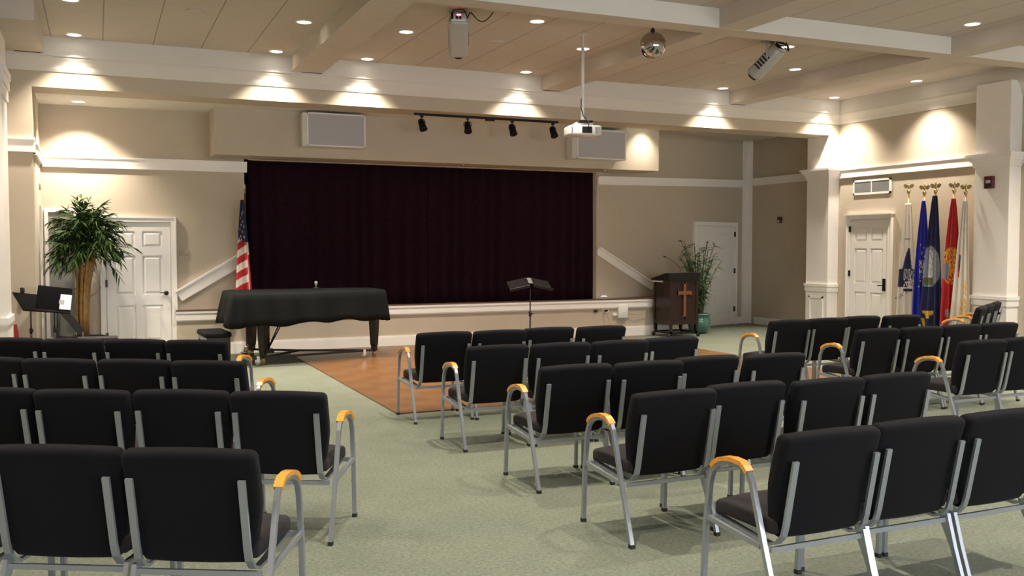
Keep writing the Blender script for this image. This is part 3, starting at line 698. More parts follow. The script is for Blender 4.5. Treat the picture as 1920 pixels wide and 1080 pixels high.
for k in range(3):
    a = 31; tx = 11.20 + 0.64 * k * math.cos(R(a)); ty = 9.18 + 0.64 * k * math.sin(R(a))
    place_chair('l', tx - 0.27 * math.sin(R(a)), ty + 0.27 * math.cos(R(a)), a, 'black armchair angled towards the stage by the flags, %s' % ('nearest the centre', 'middle of three', 'nearest the wall')[k], 'angled armchairs by the flags')

# ---------------------------------------------------------------- grand piano under a black cover
pn = thing('grand_piano', 'black grand piano by the stage, standing on a wheeled dolly', 'piano', (2.85, 14.2, 0.012))
def outline():
    # keyboard end at x=-1.15, tail at +1.18; -y side (towards the room) is the curved treble side
    P = [(-1.12, 0.58), (-1.12, -0.74), (-0.2, -0.76)]
    for k in range(1, 9):
        u = k / 8; P.append((-0.2 + 1.1 * u, -0.76 + 0.30 * (3 * u * u - 2 * u ** 3)))
    P += [(1.05, -0.44), (1.15, -0.36), (1.19, -0.2), (1.19, 0.40), (1.12, 0.52), (0.95, 0.58)]
    return P
OUT = outline()
mb = MB(); mb.prism([(x * 0.97, y * 0.96) for x, y in OUT], 0.66, 0.99); mb.build('case', 'ebony', pn)
for (x, y) in ((-0.72, -0.60), (-0.72, 0.46), (0.98, 0.10)):
    mb = MB(); yy = y if x < 0 else -0.33
    mb.lathe([(0.055, 0.10), (0.05, 0.16), (0.062, 0.20), (0.085, 0.60), (0.10, 0.64), (0.10, 0.66)], c=(x, yy, 0), n=4, smooth=False); lg = mb.build('leg', 'ebony', pn)
    m2 = MB(); m2.lathe([(0.03, 0.03), (0.03, 0.10)], c=(x, yy, 0), n=12); m2.lathe([(0.028, -0.012), (0.028, 0.012)], M4=Matrix.Translation((x, yy, 0.03)) @ Matrix.Rotation(R(90), 4, 'X'), n=14); m2.build('caster', 'brass', lg)
mb = MB(); mb.box(-0.60, -0.48, -0.10, 0.10, 0.10, 0.16)
for yy in (-0.06, 0.06): mb.tube([(-0.55, yy, 0.14), (-0.55, yy, 0.68)], 0.014)
mb.tube([(-0.56, -0.02, 0.14), (-0.30, -0.10, 0.66)], 0.010); mb.tube([(-0.56, 0.02, 0.14), (-0.30, 0.10, 0.66)], 0.010); mb.build('pedal_lyre', 'ebony', pn)
# dolly: Y of bars with casters
mb = MB()
for (a, b) in (((-0.1, 0, 0.115), (-0.74, -0.62, 0.10)), ((-0.1, 0, 0.115), (-0.74, 0.60, 0.10)), ((-0.1, 0, 0.115), (1.0, -0.33, 0.10)), ((-0.74, -0.62, 0.10), (0.95, -0.36, 0.11))): mb.bar([a, b], 0.03, 0.03, (0, 0, 1))
dl = mb.build('dolly', 'darkmetal', pn)
for (x, y) in ((-0.80, -0.66), (-0.80, 0.64), (0.80, -0.42)):
    m2 = MB(); m2.box(x - 0.02, x + 0.02, y - 0.03, y + 0.03, 0.06, 0.13); m2.lathe([(0.045, -0.015), (0.045, 0.015)], M4=Matrix.Translation((x, y, 0.045)) @ Matrix.Rotation(R(90), 4, 'X'), n=18); m2.build('caster', 'chrome', dl)
# cover: top sheet and rippled skirt
mb = MB(); pts = []
N = len(OUT); per = []
for i in range(N):
    a = Vector(OUT[i]); b = Vector(OUT[(i + 1) % N]); n = max(1, int((b - a).length / 0.04))
    for k in range(n): per.append(a.lerp(b, k / n))
n = len(per); rings = []
cen = Vector((0.0, 0.0))
def ring(scale, z, flare, amp, dz=None):
    out = []
    for i, p in enumerate(per):
        t_ = (per[(i + 1) % n] - per[i - 1]).normalized(); nn = Vector((t_.y, -t_.x))
        if nn.dot(p - cen) < 0: nn = -nn
        fl = flare * (1.9 if p.x < -1.0 else 1.0)
        q = p * scale + nn * (fl + amp * math.sin(i * 0.55 + 1.3 * math.sin(i * 0.13)))
        out.append((q.x, q.y, z + (dz(p) if dz else 0)))
    return out
dzb = lambda p: 0.022 * math.sin(p.x * 2.4 + 0.8) + 0.02 * math.sin(p.x * 9 + p.y * 5) + (-0.02 if p.x > 1 else 0)
rings = [ring(0.0, 1.030, 0, 0), ring(0.5, 1.028, 0, 0), ring(0.9, 1.022, 0, 0), ring(0.985, 1.016, 0.0, 0), ring(1.0, 1.000, 0.006, 0.0), ring(1.0, 0.92, 0.016, 0.004), ring(1.0, 0.80, 0.03, 0.010), ring(1.0, 0.67, 0.045, 0.016, lambda p: 0.5 * dzb(p)), ring(1.0, 0.575, 0.055, 0.020, dzb)]
vs = [p for r_ in rings for p in r_]; fs = []
for i in range(len(rings) - 1):
    for k in range(n): fs.append((i * n + k, i * n + (k + 1) % n, (i + 1) * n + (k + 1) % n, (i + 1) * n + k))
mb.add(vs, fs, True); cv = mb.build('piano_cover', 'cover'); cv.location = (2.85, 14.2, 0.012)
s2 = cv.modifiers.new('solid', 'SOLIDIFY'); s2.thickness = 0.005; s2.offset = 1
tag(cv, 'black quilted cloth cover draped over the grand piano', 'cover')
# piano bench
bn = thing('piano_bench', 'black padded bench at the keyboard end of the piano', 'bench', (1.50, 13.95, 0), R(4))
mb = MB(); mb.rbox((0, 0, 0.455), (0.36, 0.74, 0.08), 0.03, 3); mb.build('seat', 'cover', bn)
mb = MB(); mb.box(-0.16, 0.16, -0.35, 0.35, 0.36, 0.42); mb.build('apron', 'ebony', bn)
for sx in (-1, 1):
    for sy in (-1, 1):
        mb = MB(); mb.bar([(sx * 0.14, sy * 0.32, 0.0), (sx * 0.14, sy * 0.32, 0.38)], 0.045, 0.045); mb.build('leg', 'ebony', bn)
# small desk microphone stub on the piano
ms = thing('microphone_stub', 'small grey microphone on a round base on the piano cover', 'microphone', (3.06, 14.38, 1.046))
mb = MB(); mb.lathe([(0.055, 0.0), (0.055, 0.012), (0.02, 0.02), (0.002, 0.02)], n=20); mb.build('base', 'darkmetal', ms)
mb = MB(); mb.lathe([(0.016, 0.018), (0.016, 0.06), (0.022, 0.07), (0.022, 0.105), (0.012, 0.115), (0.002, 0.116)], n=16); mb.build('microphone_head', 'louvre', ms)

# ---------------------------------------------------------------- conductor's music stand in front of the stage
def music_stand(label, loc, rz, desk_z, tilt, wings=False, desk=(0.50, 0.34), m='darkmetal', group=None, roll=0.0):
    t = thing('music_stand', label, 'music stand', loc, rz, group)
    for k in range(3):
        a = R(90 + 120 * k); mb = MB(); mb.tube([(0.26 * math.cos(a), 0.26 * math.sin(a), 0.012), (0.12 * math.cos(a), 0.12 * math.sin(a), 0.05), (0.0, 0.0, 0.16)], 0.009, 6); mb.build('leg', m, t)
    mb = MB(); mb.tube([(0, 0, 0.10), (0, 0, desk_z * 0.62)], 0.013, 10); mb.tube([(0, 0, desk_z * 0.6), (0, 0, desk_z - 0.02)], 0.009, 8); mb.build('pole', m, t)
    mb = MB(); mb.tube([(0, 0, desk_z * 0.60), (0, 0, desk_z * 0.66)], 0.02, 10); mb.box(0.01, 0.045, -0.006, 0.006, desk_z * 0.62, desk_z * 0.635); mb.build('clutch', m, t)
    MM = Matrix.Translation((0, 0, desk_z)) @ Matrix.Rotation(tilt, 4, 'X') @ Matrix.Rotation(roll, 4, 'Y')
    w_, h_ = desk
    if wings:
        mb = MB(); mb.box(-0.03, 0.03, -0.008, 0.004, -0.05, 0.10, MM); mb.build('desk_hinge', m, t)
        for s_ in (-1, 1):
            M2 = MM @ Matrix.Rotation(s_ * R(14), 4, 'Z')
            mb = MB(); mb.box(min(s_ * 0.03, s_ * w_ / 2), max(s_ * 0.03, s_ * w_ / 2), -0.006, 0.0, -h_ / 2, h_ / 2, M2); d = mb.build('desk_wing', 'deskgrey', t)
            m2 = MB(); m2.box(min(s_ * 0.03, s_ * w_ / 2), max(s_ * 0.03, s_ * w_ / 2), -0.04, 0.0, -h_ / 2 - 0.006, -h_ / 2, M2); m2.build('ledge', m, d)
    else:
        mb = MB(); mb.rbox((0, 0, 0), (w_, 0.008, h_), 0.003, 2, M4=MM); d = mb.build('desk', 'mattblack', t)
        m2 = MB(); m2.box(-w_ / 2, w_ / 2, -0.055, 0.0, -h_ / 2 - 0.006, -h_ / 2, MM); m2.build('ledge', 'black', d)
    return t
music_stand('thin black music stand with open desk before the stage curtain', (5.49, 11.8, 0.012), R(-10), 1.19, R(-62), True, (0.62, 0.26))

# ---------------------------------------------------------------- podium with a wooden cross
pd = thing('podium', 'dark wooden podium with oak cross on its front, standing on wheels', 'podium', (9.98, 14.92, 0), R(0))
w_, d_ = 0.30, 0.27
mb = MB()
prof = [(-w_ + 0.07, -d_), (w_ - 0.0, -d_), (w_, d_), (-w_, d_), (-w_, -d_ + 0.12)]
mb.prism([(-w_, -d_ ), (w_, -d_), (w_, d_), (-w_, d_)], 0.24, 1.06)
for (a, b) in ((-w_ - 0.012, -w_ + 0.04), (w_ - 0.04, w_ + 0.012)): mb.box(a, b, -d_ - 0.012, -d_ + 0.03, 0.12, 1.08); mb.box(a, b, d_ - 0.03, d_ + 0.012, 0.12, 1.04)
mb.box(-w_ - 0.008, w_ + 0.008, -d_ - 0.008, d_ + 0.008, 0.24, 0.32)
mb.build('body', 'mahogany', pd)
mb = MB(); a = [(-d_ - 0.03, 1.20), (-d_ + 0.10, 1.20), (d_ + 0.05, 1.085), (d_ + 0.05, 1.055), (-d_ - 0.03, 1.06)]
extr(mb, a, -w_ - 0.045, w_ + 0.035); mb.build('sloped_top', 'black', pd)
mb = MB(); mb.box(-0.028, 0.028, -d_ - 0.03, -d_ - 0.0, 0.36, 1.03); mb.box(-0.15, 0.15, -d_ - 0.032, -d_ - 0.0, 0.80, 0.86)
mb.box(-0.04, 0.04, -d_ - 0.03, -d_, 1.0, 1.03); mb.box(-0.04, 0.04, -d_ - 0.03, -d_, 0.36, 0.39); mb.box(-0.15, -0.125, -d_ - 0.03, -d_, 0.79, 0.87); mb.box(0.125, 0.15, -d_ - 0.03, -d_, 0.79, 0.87); mb.build('cross', 'crosswood', pd)
mb = MB(); mb.box(-w_ - 0.03, -w_ + 0.13, -0.02, 0.14, 1.035, 1.05, Matrix.Identity(4)); mb.box(-w_ - 0.052, -w_ - 0.03, -0.05, d_, 1.025, 1.05); mb.build('paper_edge', 'paper', pd)
mb = MB(); mb.box(-w_, w_, -d_, -d_ + 0.03, 0.07, 0.10); mb.box(-w_, w_, d_ - 0.03, d_, 0.07, 0.10); mb.box(-w_, -w_ + 0.03, -d_, d_, 0.07, 0.10); mb.box(w_ - 0.03, w_, -d_, d_, 0.07, 0.10)
for sx in (-1, 1):
    for sy in (-1, 1): mb.box(sx * (w_ - 0.02) - 0.02, sx * (w_ - 0.02) + 0.02, sy * (d_ - 0.02) - 0.02, sy * (d_ - 0.02) + 0.02, 0.07, 0.26)
tro = mb.build('wheel_frame', 'black', pd)
for sx in (-1, 1):
    for sy in (-1, 1):
        m2 = MB(); m2.lathe([(0.035, -0.012), (0.035, 0.012)], M4=Matrix.Translation((sx * (w_ + 0.02), sy * d_, 0.035)) @ Matrix.Rotation(R(90), 4, 'X'), n=16); m2.box(sx * (w_ + 0.02) - 0.006, sx * (w_ + 0.02) + 0.006, sy * d_ - 0.02, sy * d_ + 0.02, 0.04, 0.085); m2.build('caster', 'darkmetal', tro)
# gooseneck microphone on the podium
gm = thing('gooseneck_microphone', 'thin gooseneck microphone bending left above the podium', 'microphone', (10.12, 14.98, 1.152))
mb = MB(); mb.tube([(0, 0, 0), (0.0, 0.0, 0.12), (-0.10, 0, 0.22), (-0.28, 0.0, 0.32), (-0.34, 0, 0.345)], 0.0035, 6); mb.build('gooseneck', 'darkmetal', gm)
mb = MB(); mb.tube([(-0.33, 0, 0.34), (-0.38, 0, 0.36)], 0.011, 8); mb.build('microphone_head', 'black', gm)

# ---------------------------------------------------------------- plants
def leaf_blade(mb, base, direc, L, wd, droop, roll):
    """narrow pointed leaf: 3 segments, two-sided fold"""
    d = direc.normalized(); side = d.cross(Vector((0, 0, 1)))
    if side.length < 1e-3: side = Vector((1, 0, 0))
    side = (Matrix.Rotation(roll, 3, d) @ side).normalized()
    p = base.copy(); vs = []; ws = (0.25, 1.0, 0.7, 0.03)
    for k in range(4):
        u = k / 3; q = base + d * L * u + Vector((0, 0, -droop * L * u * u)); vs += [q - side * wd * ws[k] / 2, q + side * wd * ws[k] / 2]
    mb.add(vs, [(0, 1, 3, 2), (2, 3, 5, 4), (4, 5, 7, 6)])
pl = thing('potted_palm', 'tall bushy potted palm with tan canes in the left corner', 'potted plant', (-0.15, 14.83, 0))
mb = MB(); rnd = random.Random(3)
for k in range(210):
    az = rnd.uniform(0, 2 * PI); el = R(rnd.uniform(-12, 82)); L = rnd.uniform(0.34, 0.60) * (1.0 - 0.12 * math.sin(el))
    o_ = Vector((rnd.uniform(-0.14, 0.14), rnd.uniform(-0.12, 0.12), rnd.uniform(1.55, 2.08)))
    dv = Vector((math.cos(az) * math.cos(el), 0.8 * math.sin(az) * math.cos(el), math.sin(el)))
    dr = rnd.uniform(0.06, 0.30)
    path = [o_ + dv * (L * u) + Vector((0, 0, -dr * u * u)) for u in (0, 0.25, 0.5, 0.75, 1.0)]
    mb.tube(path, 0.003, 3)
    for j in range(16):
        u = 0.30 + 0.70 * (j + rnd.random()) / 16; i = min(3, int(u * 4)); q = path[i].lerp(path[i + 1], min(1, u * 4 - i))
        t_ = (path[i + 1] - path[i]).normalized(); sd = t_.cross(Vector((0, 0, 1))); sd = sd.normalized() if sd.length > 0.01 else Vector((1, 0, 0))
        d = t_ * rnd.uniform(0.5, 1.0) + sd * rnd.choice((-1, 1)) * rnd.uniform(0.3, 0.9) + Vector((0, 0, rnd.uniform(-0.35, 0.25)))
        leaf_blade(mb, q, d, rnd.uniform(0.12, 0.20), rnd.uniform(0.018, 0.030), rnd.uniform(0.1, 0.5), rnd.uniform(-0.8, 0.8))
mb.v = [(max(x, -0.56), min(y, 0.50), z) for (x, y, z) in mb.v]
fo = mb.build('foliage', 'leaf', pl)
for k in range(9):
    a = k * 0.7; x = 0.085 * math.cos(a) * (1 if k % 2 else 0.6); y = 0.085 * math.sin(a); mb = MB()
    r_ = 0.024 - 0.001 * (k % 3); pts = [(x * 0.8 - 0.06, y * 0.8, 0.36), (x - 0.06, y, 0.8), (x * 1.1 - 0.04, y, 1.15), (x * 1.5 - 0.02, y * 1.4, 1.40), (x * 1.8, y * 1.6, 1.62)]
    mb.tube(pts, r_, 7)
    if k % 3 == 0: mb.tube([(x - 0.05, y, 0.95), (x + 0.07 * (1 if x > 0 else -1), y, 1.02), (x + 0.13 * (1 if x > 0 else -1), y - 0.02, 1.10)], 0.006, 5)
    mb.build('cane', 'cane', pl)
mb = MB(); mb.lathe([(0.18, 0), (0.21, 0.20), (0.24, 0.38), (0.255, 0.40), (0.235, 0.40), (0.22, 0.34), (0.002, 0.34)], n=28); mb.build('basket', 'wicker', pl)
mb = MB(); mb.lathe([(0.222, 0.345), (0.002, 0.372)], n=24); mb.build('soil', 'soil', pl)

p2 = thing('potted_reed_plant', 'tall reed-like plant in a glazed teal pot beside the podium', 'potted plant', (10.72, 15.22, 0))
mb = MB(); mb.lathe([(0.13, 0), (0.19, 0.06), (0.225, 0.18), (0.225, 0.27), (0.205, 0.33), (0.215, 0.35), (0.235, 0.37), (0.235, 0.39), (0.20, 0.39), (0.19, 0.34), (0.002, 0.34)], n=32); mb.build('pot', 'teal', p2)
mb = MB(); mb.lathe([(0.19, 0.345), (0.002, 0.362)], n=24); mb.build('soil', 'soil', p2)
mb = MB(); ml = MB(); rnd = random.Random(11)
for k in range(60):
    a = rnd.uniform(0, 2 * PI); r0 = rnd.uniform(0, 0.1); H_ = rnd.uniform(0.5, 1.5)
    lean = rnd.uniform(0.05, 0.32) if k > 8 else rnd.uniform(0, 0.12)
    if k % 3 == 0: a = PI * rnd.uniform(0.8, 1.2)
    pts = []
    for j in range(6):
        u = j / 5; pts.append(Vector((r0 * math.cos(a) + lean * math.cos(a) * u * u * 1.3, r0 * math.sin(a) + lean * 0.7 * math.sin(a) * u * u, 0.34 + H_ * u - 0.12 * lean * u ** 3)))
    mb.tube(pts, 0.006, 5)
    for j in range(26):
        u = rnd.uniform(0.25, 1.0); i = min(4, int(u * 5)); q = pts[i].lerp(pts[i + 1], u * 5 - i)
        ang = rnd.uniform(0, 2 * PI); leaf_blade(ml, q, Vector((math.cos(ang), math.sin(ang), rnd.uniform(-0.2, 1.1))), rnd.uniform(0.12, 0.22), rnd.uniform(0.014, 0.024), rnd.uniform(0.2, 0.7), rnd.uniform(-1, 1))
for q in (mb, ml): q.v = [(max(x, -0.36) if z < 1.25 else x, y, z) for (x, y, z) in q.v]
mb.build('stems', 'leaf2', p2); ml.build('foliage', 'leaf2', p2)

# ---------------------------------------------------------------- flags
def hsh(a, b): return math.sin(a * 12.9898 + b * 78.233) * 43758.5453 % 1.0
def flag_cloth(z_top, z_bot, w_top, w_bot, mats, matfn, folds=5, depth=0.05, lean=0.0, nu=64, nv=90, seed=0, bulge=0.0, skew=0.0):
    mb = MB(); vs = []
    for j in range(nv + 1):
        v = j / nv; z = z_top + (z_bot - z_top) * v
        wd = w_top + (w_bot - w_top) * (v ** 0.8) + bulge * math.sin(PI * v)
        for i in range(nu + 1):
            u = i / nu; x = (u - 0.5) * wd + lean * v
            y = -(depth * (0.2 + 0.8 * v)) * (1 + math.sin(u * PI * 2 * folds + seed + 0.8 * math.sin(v * 3 + seed))) - 0.02
            zz = z - skew * (u - 0.5) * (v ** 2) - (0.02 * math.sin(u * PI * 2 * folds + seed) if j == nv else 0)
            vs.append((x, y, zz))
    mb.v = [tuple(p) for p in vs]
    for j in range(nv):
        for i in range(nu):
            mb.f.append([j * (nu + 1) + i, j * (nu + 1) + i + 1, (j + 1) * (nu + 1) + i + 1, (j + 1) * (nu + 1) + i])
            mb.mi.append(matfn((i + 0.5) / nu, (j + 0.5) / nv)); mb.smooth.append(True)
    return mb
def flag(label, loc, rz, height, cloth_args, mats, fn, finial='spear', base=True, grp=None, pole_x=0.0):
    t = thing('flag_on_stand', label, 'flag', loc, rz, grp)
    mb = MB(); mb.lathe([(0.014, 0.05), (0.014, height)], c=(pole_x, 0.0, 0), n=10); mb.build('pole', 'crosswood' if not finial == 'eagle' else 'honey', t)
    mb = MB(); mb.lathe([(0.11, 0.0), (0.11, 0.02), (0.09, 0.04), (0.04, 0.06), (0.03, 0.13), (0.016, 0.135)], c=(pole_x, 0, 0), n=24); mb.build('stand_base', 'brass', t)
    mb = MB(); z = height
    if finial == 'eagle':
        mb.lathe([(0.015, z - 0.02), (0.028, z), (0.034, z + 0.025), (0.028, z + 0.045), (0.012, z + 0.055), (0.012, z + 0.07)], c=(pole_x, 0, 0), n=14)
        mb.rbox((pole_x, 0, z + 0.105), (0.035, 0.03, 0.075), 0.012, 2)
        for s_ in (-1, 1):     # spread wings
            MW = Matrix.Translation((pole_x, 0, z + 0.105))
            wing = [(s_ * 0.01, -0.02), (s_ * 0.045, -0.035), (s_ * 0.075, -0.01), (s_ * 0.085, 0.025), (s_ * 0.055, 0.045), (s_ * 0.02, 0.02)]
            mb.prism(wing, -0.006, 0.006, MW @ Matrix.Rotation(R(90), 4, 'X'))
        mb.lathe([(0.012, z + 0.14), (0.015, z + 0.155), (0.006, z + 0.168), (0.001, z + 0.17)], c=(pole_x, 0, 0), n=10)
    else:
        mb.lathe([(0.015, z - 0.02), (0.022, z), (0.012, z + 0.02), (0.026, z + 0.05), (0.014, z + 0.10), (0.001, z + 0.13)], c=(pole_x, 0, 0), n=4, smooth=False)
    mb.build('finial', 'brass', t)
    mb = flag_cloth(mats=mats, matfn=fn, **cloth_args); c = mb.build('flag_cloth', mats, t)
    s_ = c.modifiers.new('solid', 'SOLIDIFY'); s_.thickness = 0.003
    return t, c
# national flag at the left of the curtain
STARS = [(0.22, 0.42), (0.50, 0.50), (0.34, 0.58), (0.62, 0.62), (0.20, 0.68), (0.46, 0.74), (0.30, 0.84), (0.60, 0.86), (0.38, 0.93), (0.15, 0.90), (0.4, 0.33), (0.55, 0.28)]
def us(u, v):
    cant = 0.415 + 0.05 * (u - 0.5)
    if u > 0.80 and v > 0.42: return 1 if (v > 0.55 and u > 0.86) else 0
    if v < cant:
        for (a, b) in STARS:
            du = (u - a) * 0.30; dv = (v / 0.43 - b) * 0.66; r_ = math.hypot(du, dv); th = math.atan2(du, -dv)
            if r_ < 0.026 * (0.62 + 0.38 * math.cos(5 * th)): return 0
        return 2
    s_ = (v - cant + 0.13 * u) * 13.5
    return int(s_ + 0.4) % 2
flag('american flag hanging on a gold-tipped pole left of the curtain', (2.075, 15.13, 0), 0, 2.54,
     dict(z_top=2.42, z_bot=0.86, w_top=0.055, w_bot=0.27, folds=1.5, depth=0.05, seed=0.6, lean=0.0, nu=90, nv=240), ['fw', 'fr', 'fn'], us, 'spear', pole_x=0.045)

# five service flags by the right wall.  rz turns their faces to -x
RZF = R(-62)
def army(u, v):
    d = math.hypot((u - 0.5) * 0.36, (v - 0.50) * 1.9); 
    if v > 0.83 and u > 0.9: return 3
    n = hsh(int(u * 22 - v * 9), int(v * 84))
    if 0.275 < v < 0.29 and 0.25 < u < 0.75: return 2
    if v < 0.34: return 0
    if 0.36 < v < 0.52: # upright wing
        c = 0.62 - (v - 0.36) * 0.9
        return 1 if abs(u - c) < 0.10 + (v - 0.36) * 1.3 else 0
    if 0.52 <= v < 0.60: return 1 if (u < 0.3 or n > 0.6) else (2 if n > 0.25 else 0)
    if 0.60 <= v < 0.665: return 1 if (u < 0.55 and (u < 0.32 or n > 0.35)) else (2 if n > 0.5 else 0)
    if 0.68 <= v < 0.70: return 1 if u > 0.3 and u < 0.8 else 0
    return 0
def airf(u, v):
    n = hsh(int(u * 20), int(v * 84))
    if v > 0.96: return 3
    for (a, b) in ((0.3, 0.34), (0.55, 0.36), (0.42, 0.40), (0.65, 0.43), (0.3, 0.66), (0.5, 0.70), (0.4, 0.62), (0.62, 0.66)):
        if math.hypot((u - a) * 0.30, (v - b) * 1.9) < 0.014: return 1
    if 0.45 < v < 0.56 and 0.28 < u < 0.62: return 1 if n > 0.65 else (2 if n > 0.45 and v > 0.53 else 0)
    if 0.56 <= v < 0.60 and 0.3 < u < 0.6 and n > 0.5: return 3
    return 0
def navy(u, v):
    d = math.hypot((u - 0.30) * 0.36, (v - 0.52) * 1.55)
    if v > 0.30 and d < 0.26 * 0.9:
        n = hsh(int(u * 22 + v * 9), int(v * 84))
        if 0.40 < v < 0.60 and 0.22 < u < 0.5 and n > 0.35: return 1
        if 0.60 < v < 0.66 and u < 0.5: return 3
        if v > 0.66: return 2
        return 4 if n > 0.3 else 2
    if 0.84 < v < 0.90 and abs(u - 0.35) < 0.16 + 0.1 * math.sin(v * 90): return 5
    if v > 0.90 and abs(u - (0.12 + (v - .9) * 1.5)) < 0.05: return 5
    return 0
def marine(u, v):
    d = math.hypot((u - 0.45) * 0.34, (v - 0.52) * 1.5)
    n = hsh(int(u * 22 + v * 9), int(v * 84))
    if d < 0.22: 
        if 0.50 < v < 0.62 and u < 0.35: return 1
        return 2 if n > 0.45 else (3 if n > 0.2 else 0)
    if 0.86 < v < 0.92 and 0.2 < u < 0.6 and n > 0.3: return 1
    return 0
def coast(u, v):
    n = hsh(int(u * 22 + v * 9), int(v * 84))
    if 0.42 < v < 0.56 and 0.18 < u < 0.36: return 1 if n > 0.4 else 2
    if 0.56 < v < 0.60 and 0.22 < u < 0.34: return 3
    if v > 0.62 and 0.55 < u < 0.8: return 4 if n > 0.45 else 0
    if v > 0.75 and 0.45 < u < 0.7 and n > 0.6: return 4
    return 0
FS = [
    ('white service flag with dark eagle emblem on eagle-topped pole, leftmost of five', 11.80, 2.60, dict(z_top=2.42, z_bot=0.30, w_top=0.10, w_bot=0.36, folds=3, depth=0.035, seed=0.2, lean=0.02), ['fw', 'fn', 'fgrey', 'fgold'], army),
    ('bright blue service flag on an eagle-topped pole', 11.47, 2.56, dict(z_top=2.45, z_bot=0.30, w_top=0.05, w_bot=0.32, folds=3, depth=0.035, seed=1.2, lean=0.01, bulge=0.03), ['fb', 'fw', 'fgold', 'fsky'], airf),
    ('navy blue service flag with pale round seal on an eagle-topped pole', 11.19, 2.57, dict(z_top=2.52, z_bot=0.30, w_top=0.07, w_bot=0.38, folds=3, depth=0.04, seed=2.2, lean=-0.02), ['fn', 'fw', 'fsky', 'fgreen', 'fgrey', 'fgold'], navy),
    ('red service flag with gold and grey emblem on an eagle-topped pole', 10.88, 2.56, dict(z_top=2.46, z_bot=0.40, w_top=0.06, w_bot=0.33, folds=3, depth=0.035, seed=0.7, lean=0.0, bulge=0.03), ['fr', 'fgrey', 'fgold', 'fred2'], marine),
    ('white service flag with gold fringe, rightmost of five by the column', 10.66, 2.52, dict(z_top=2.42, z_bot=0.40, w_top=0.06, w_bot=0.30, folds=3, depth=0.03, seed=1.9, lean=-0.04), ['fw', 'fn', 'fred2', 'fr', 'fgold'], coast),
]
for (lab, y, h, ca, mats, fn) in FS:
    flag(lab, (12.53 if ca['w_bot'] != 0.38 else 12.47, y, 0), RZF, h, ca, mats, fn, 'eagle', grp='service flags by the right wall')
# lettering on the white flag
tx = bpy.data.curves.new('lettering', 'FONT'); tx.body = 'STATES'; tx.size = 0.085; tx.extrude = 0.0008; tx.align_x = 'CENTER'
to = bpy.data.objects.new('lettering_tmp', tx); C.objects.link(to)
dg = bpy.context.evaluated_depsgraph_get(); dg.update()
me = bpy.data.meshes.new_from_object(to.evaluated_get(dg)); bpy.data.objects.remove(to)
me.materials.clear(); me.materials.append(M['fn'])
army_flag = [o for o in C.objects if o.get('label', '').startswith('white service flag with dark eagle')][0]
lt = bpy.data.objects.new('lettering', me); C.objects.link(lt); lt.parent = army_flag
lt.matrix_local = Matrix.Translation((-0.03, -0.068, 0.86)) @ Matrix.Rotation(R(-38), 4, 'Y').inverted().inverted() @ Matrix.Rotation(R(90), 4, 'X')

# ---------------------------------------------------------------- wall fittings
def at_right(z, y): return Matrix.Translation((XC, y, z))
vt = thing('wall_vent', 'white-framed grey air vent above the right-hand door', 'vent', (XR, 12.94, 2.775))
mb = MB(); 
for q in ((-0.45, 0.45, 0.10, 0.135), (-0.45, 0.45, -0.135, -0.10), (-0.45, -0.415, -0.135, 0.135), (0.415, 0.45, -0.135, 0.135), (-0.01, 0.01, -0.10, 0.10)): mb.box(-0.022, 0, q[0], q[1], q[2], q[3])
mb.build('frame', 'white', vt)
mb = MB()
for k in range(10): mb.box(-0.016, -0.004, -0.415, 0.415, -0.095 + k * 0.0195, -0.085 + k * 0.0195, Matrix.Identity(4))
mb.box(-0.005, 0, -0.415, 0.415, -0.10, 0.10); mb.build('louvres', 'louvre', vt)
al = thing('fire_alarm', 'dark red square fire alarm horn high on the right column', 'fire alarm', (XC, 10.27, 2.68))
mb = MB(); mb.rbox((-0.03, 0, 0), (0.06, 0.155, 0.19), 0.012, 2); mb.build('housing', 'maroonbox', al)
mb = MB(); mb.rbox((-0.062, 0, 0.01), (0.012, 0.075, 0.045), 0.004, 2); mb.build('strobe', 'greyplastic', al)
mb = MB()
for k in range(4): mb.box(-0.063, -0.058, -0.05, 0.05, -0.075 + k * 0.014, -0.068 + k * 0.014)
mb.build('horn_slots', 'black', al)
a2 = thing('alarm_strobe', 'small dark red alarm strobe on the recess side wall', 'fire alarm', (13.15, 15.78, 2.25))
mb = MB(); mb.rbox((-0.025, 0, 0), (0.05, 0.11, 0.13), 0.01, 2); mb.build('housing', 'maroonbox', a2)
mb = MB(); mb.rbox((-0.055, 0, -0.03), (0.014, 0.04, 0.035), 0.004, 2); mb.build('strobe', 'paper', a2)
mb = MB(); mb.rbox((1.22, Y0 - 0.008, 1.60), (0.13, 0.014, 0.10), 0.004, 2); mb.box(1.20, 1.212, Y0 - 0.024, Y0 - 0.014, 1.585, 1.61); mb.box(1.235, 1.247, Y0 - 0.024, Y0 - 0.014, 1.585, 1.61)
tag(mb.build('light_switch', 'plate'), 'beige light switch plate beside the left door', 'light switch')
mb = MB(); mb.rbox((-0.735, 15.0, 2.55), (0.03, 0.07, 0.10), 0.006, 2); tag(mb.build('thermostat', 'plate'), 'small beige thermostat on the left recess wall', 'thermostat')
mb = MB(); mb.rbox((-0.90, 13.62, 1.13), (0.05, 0.05, 0.07), 0.01, 2); mb.tube([(-0.90, 13.63, 1.12), (-0.90, YB, 1.12)], 0.012); 
tag(mb.build('wall_hook', 'bronze'), 'small dark wall hook on the left pier', 'hook')
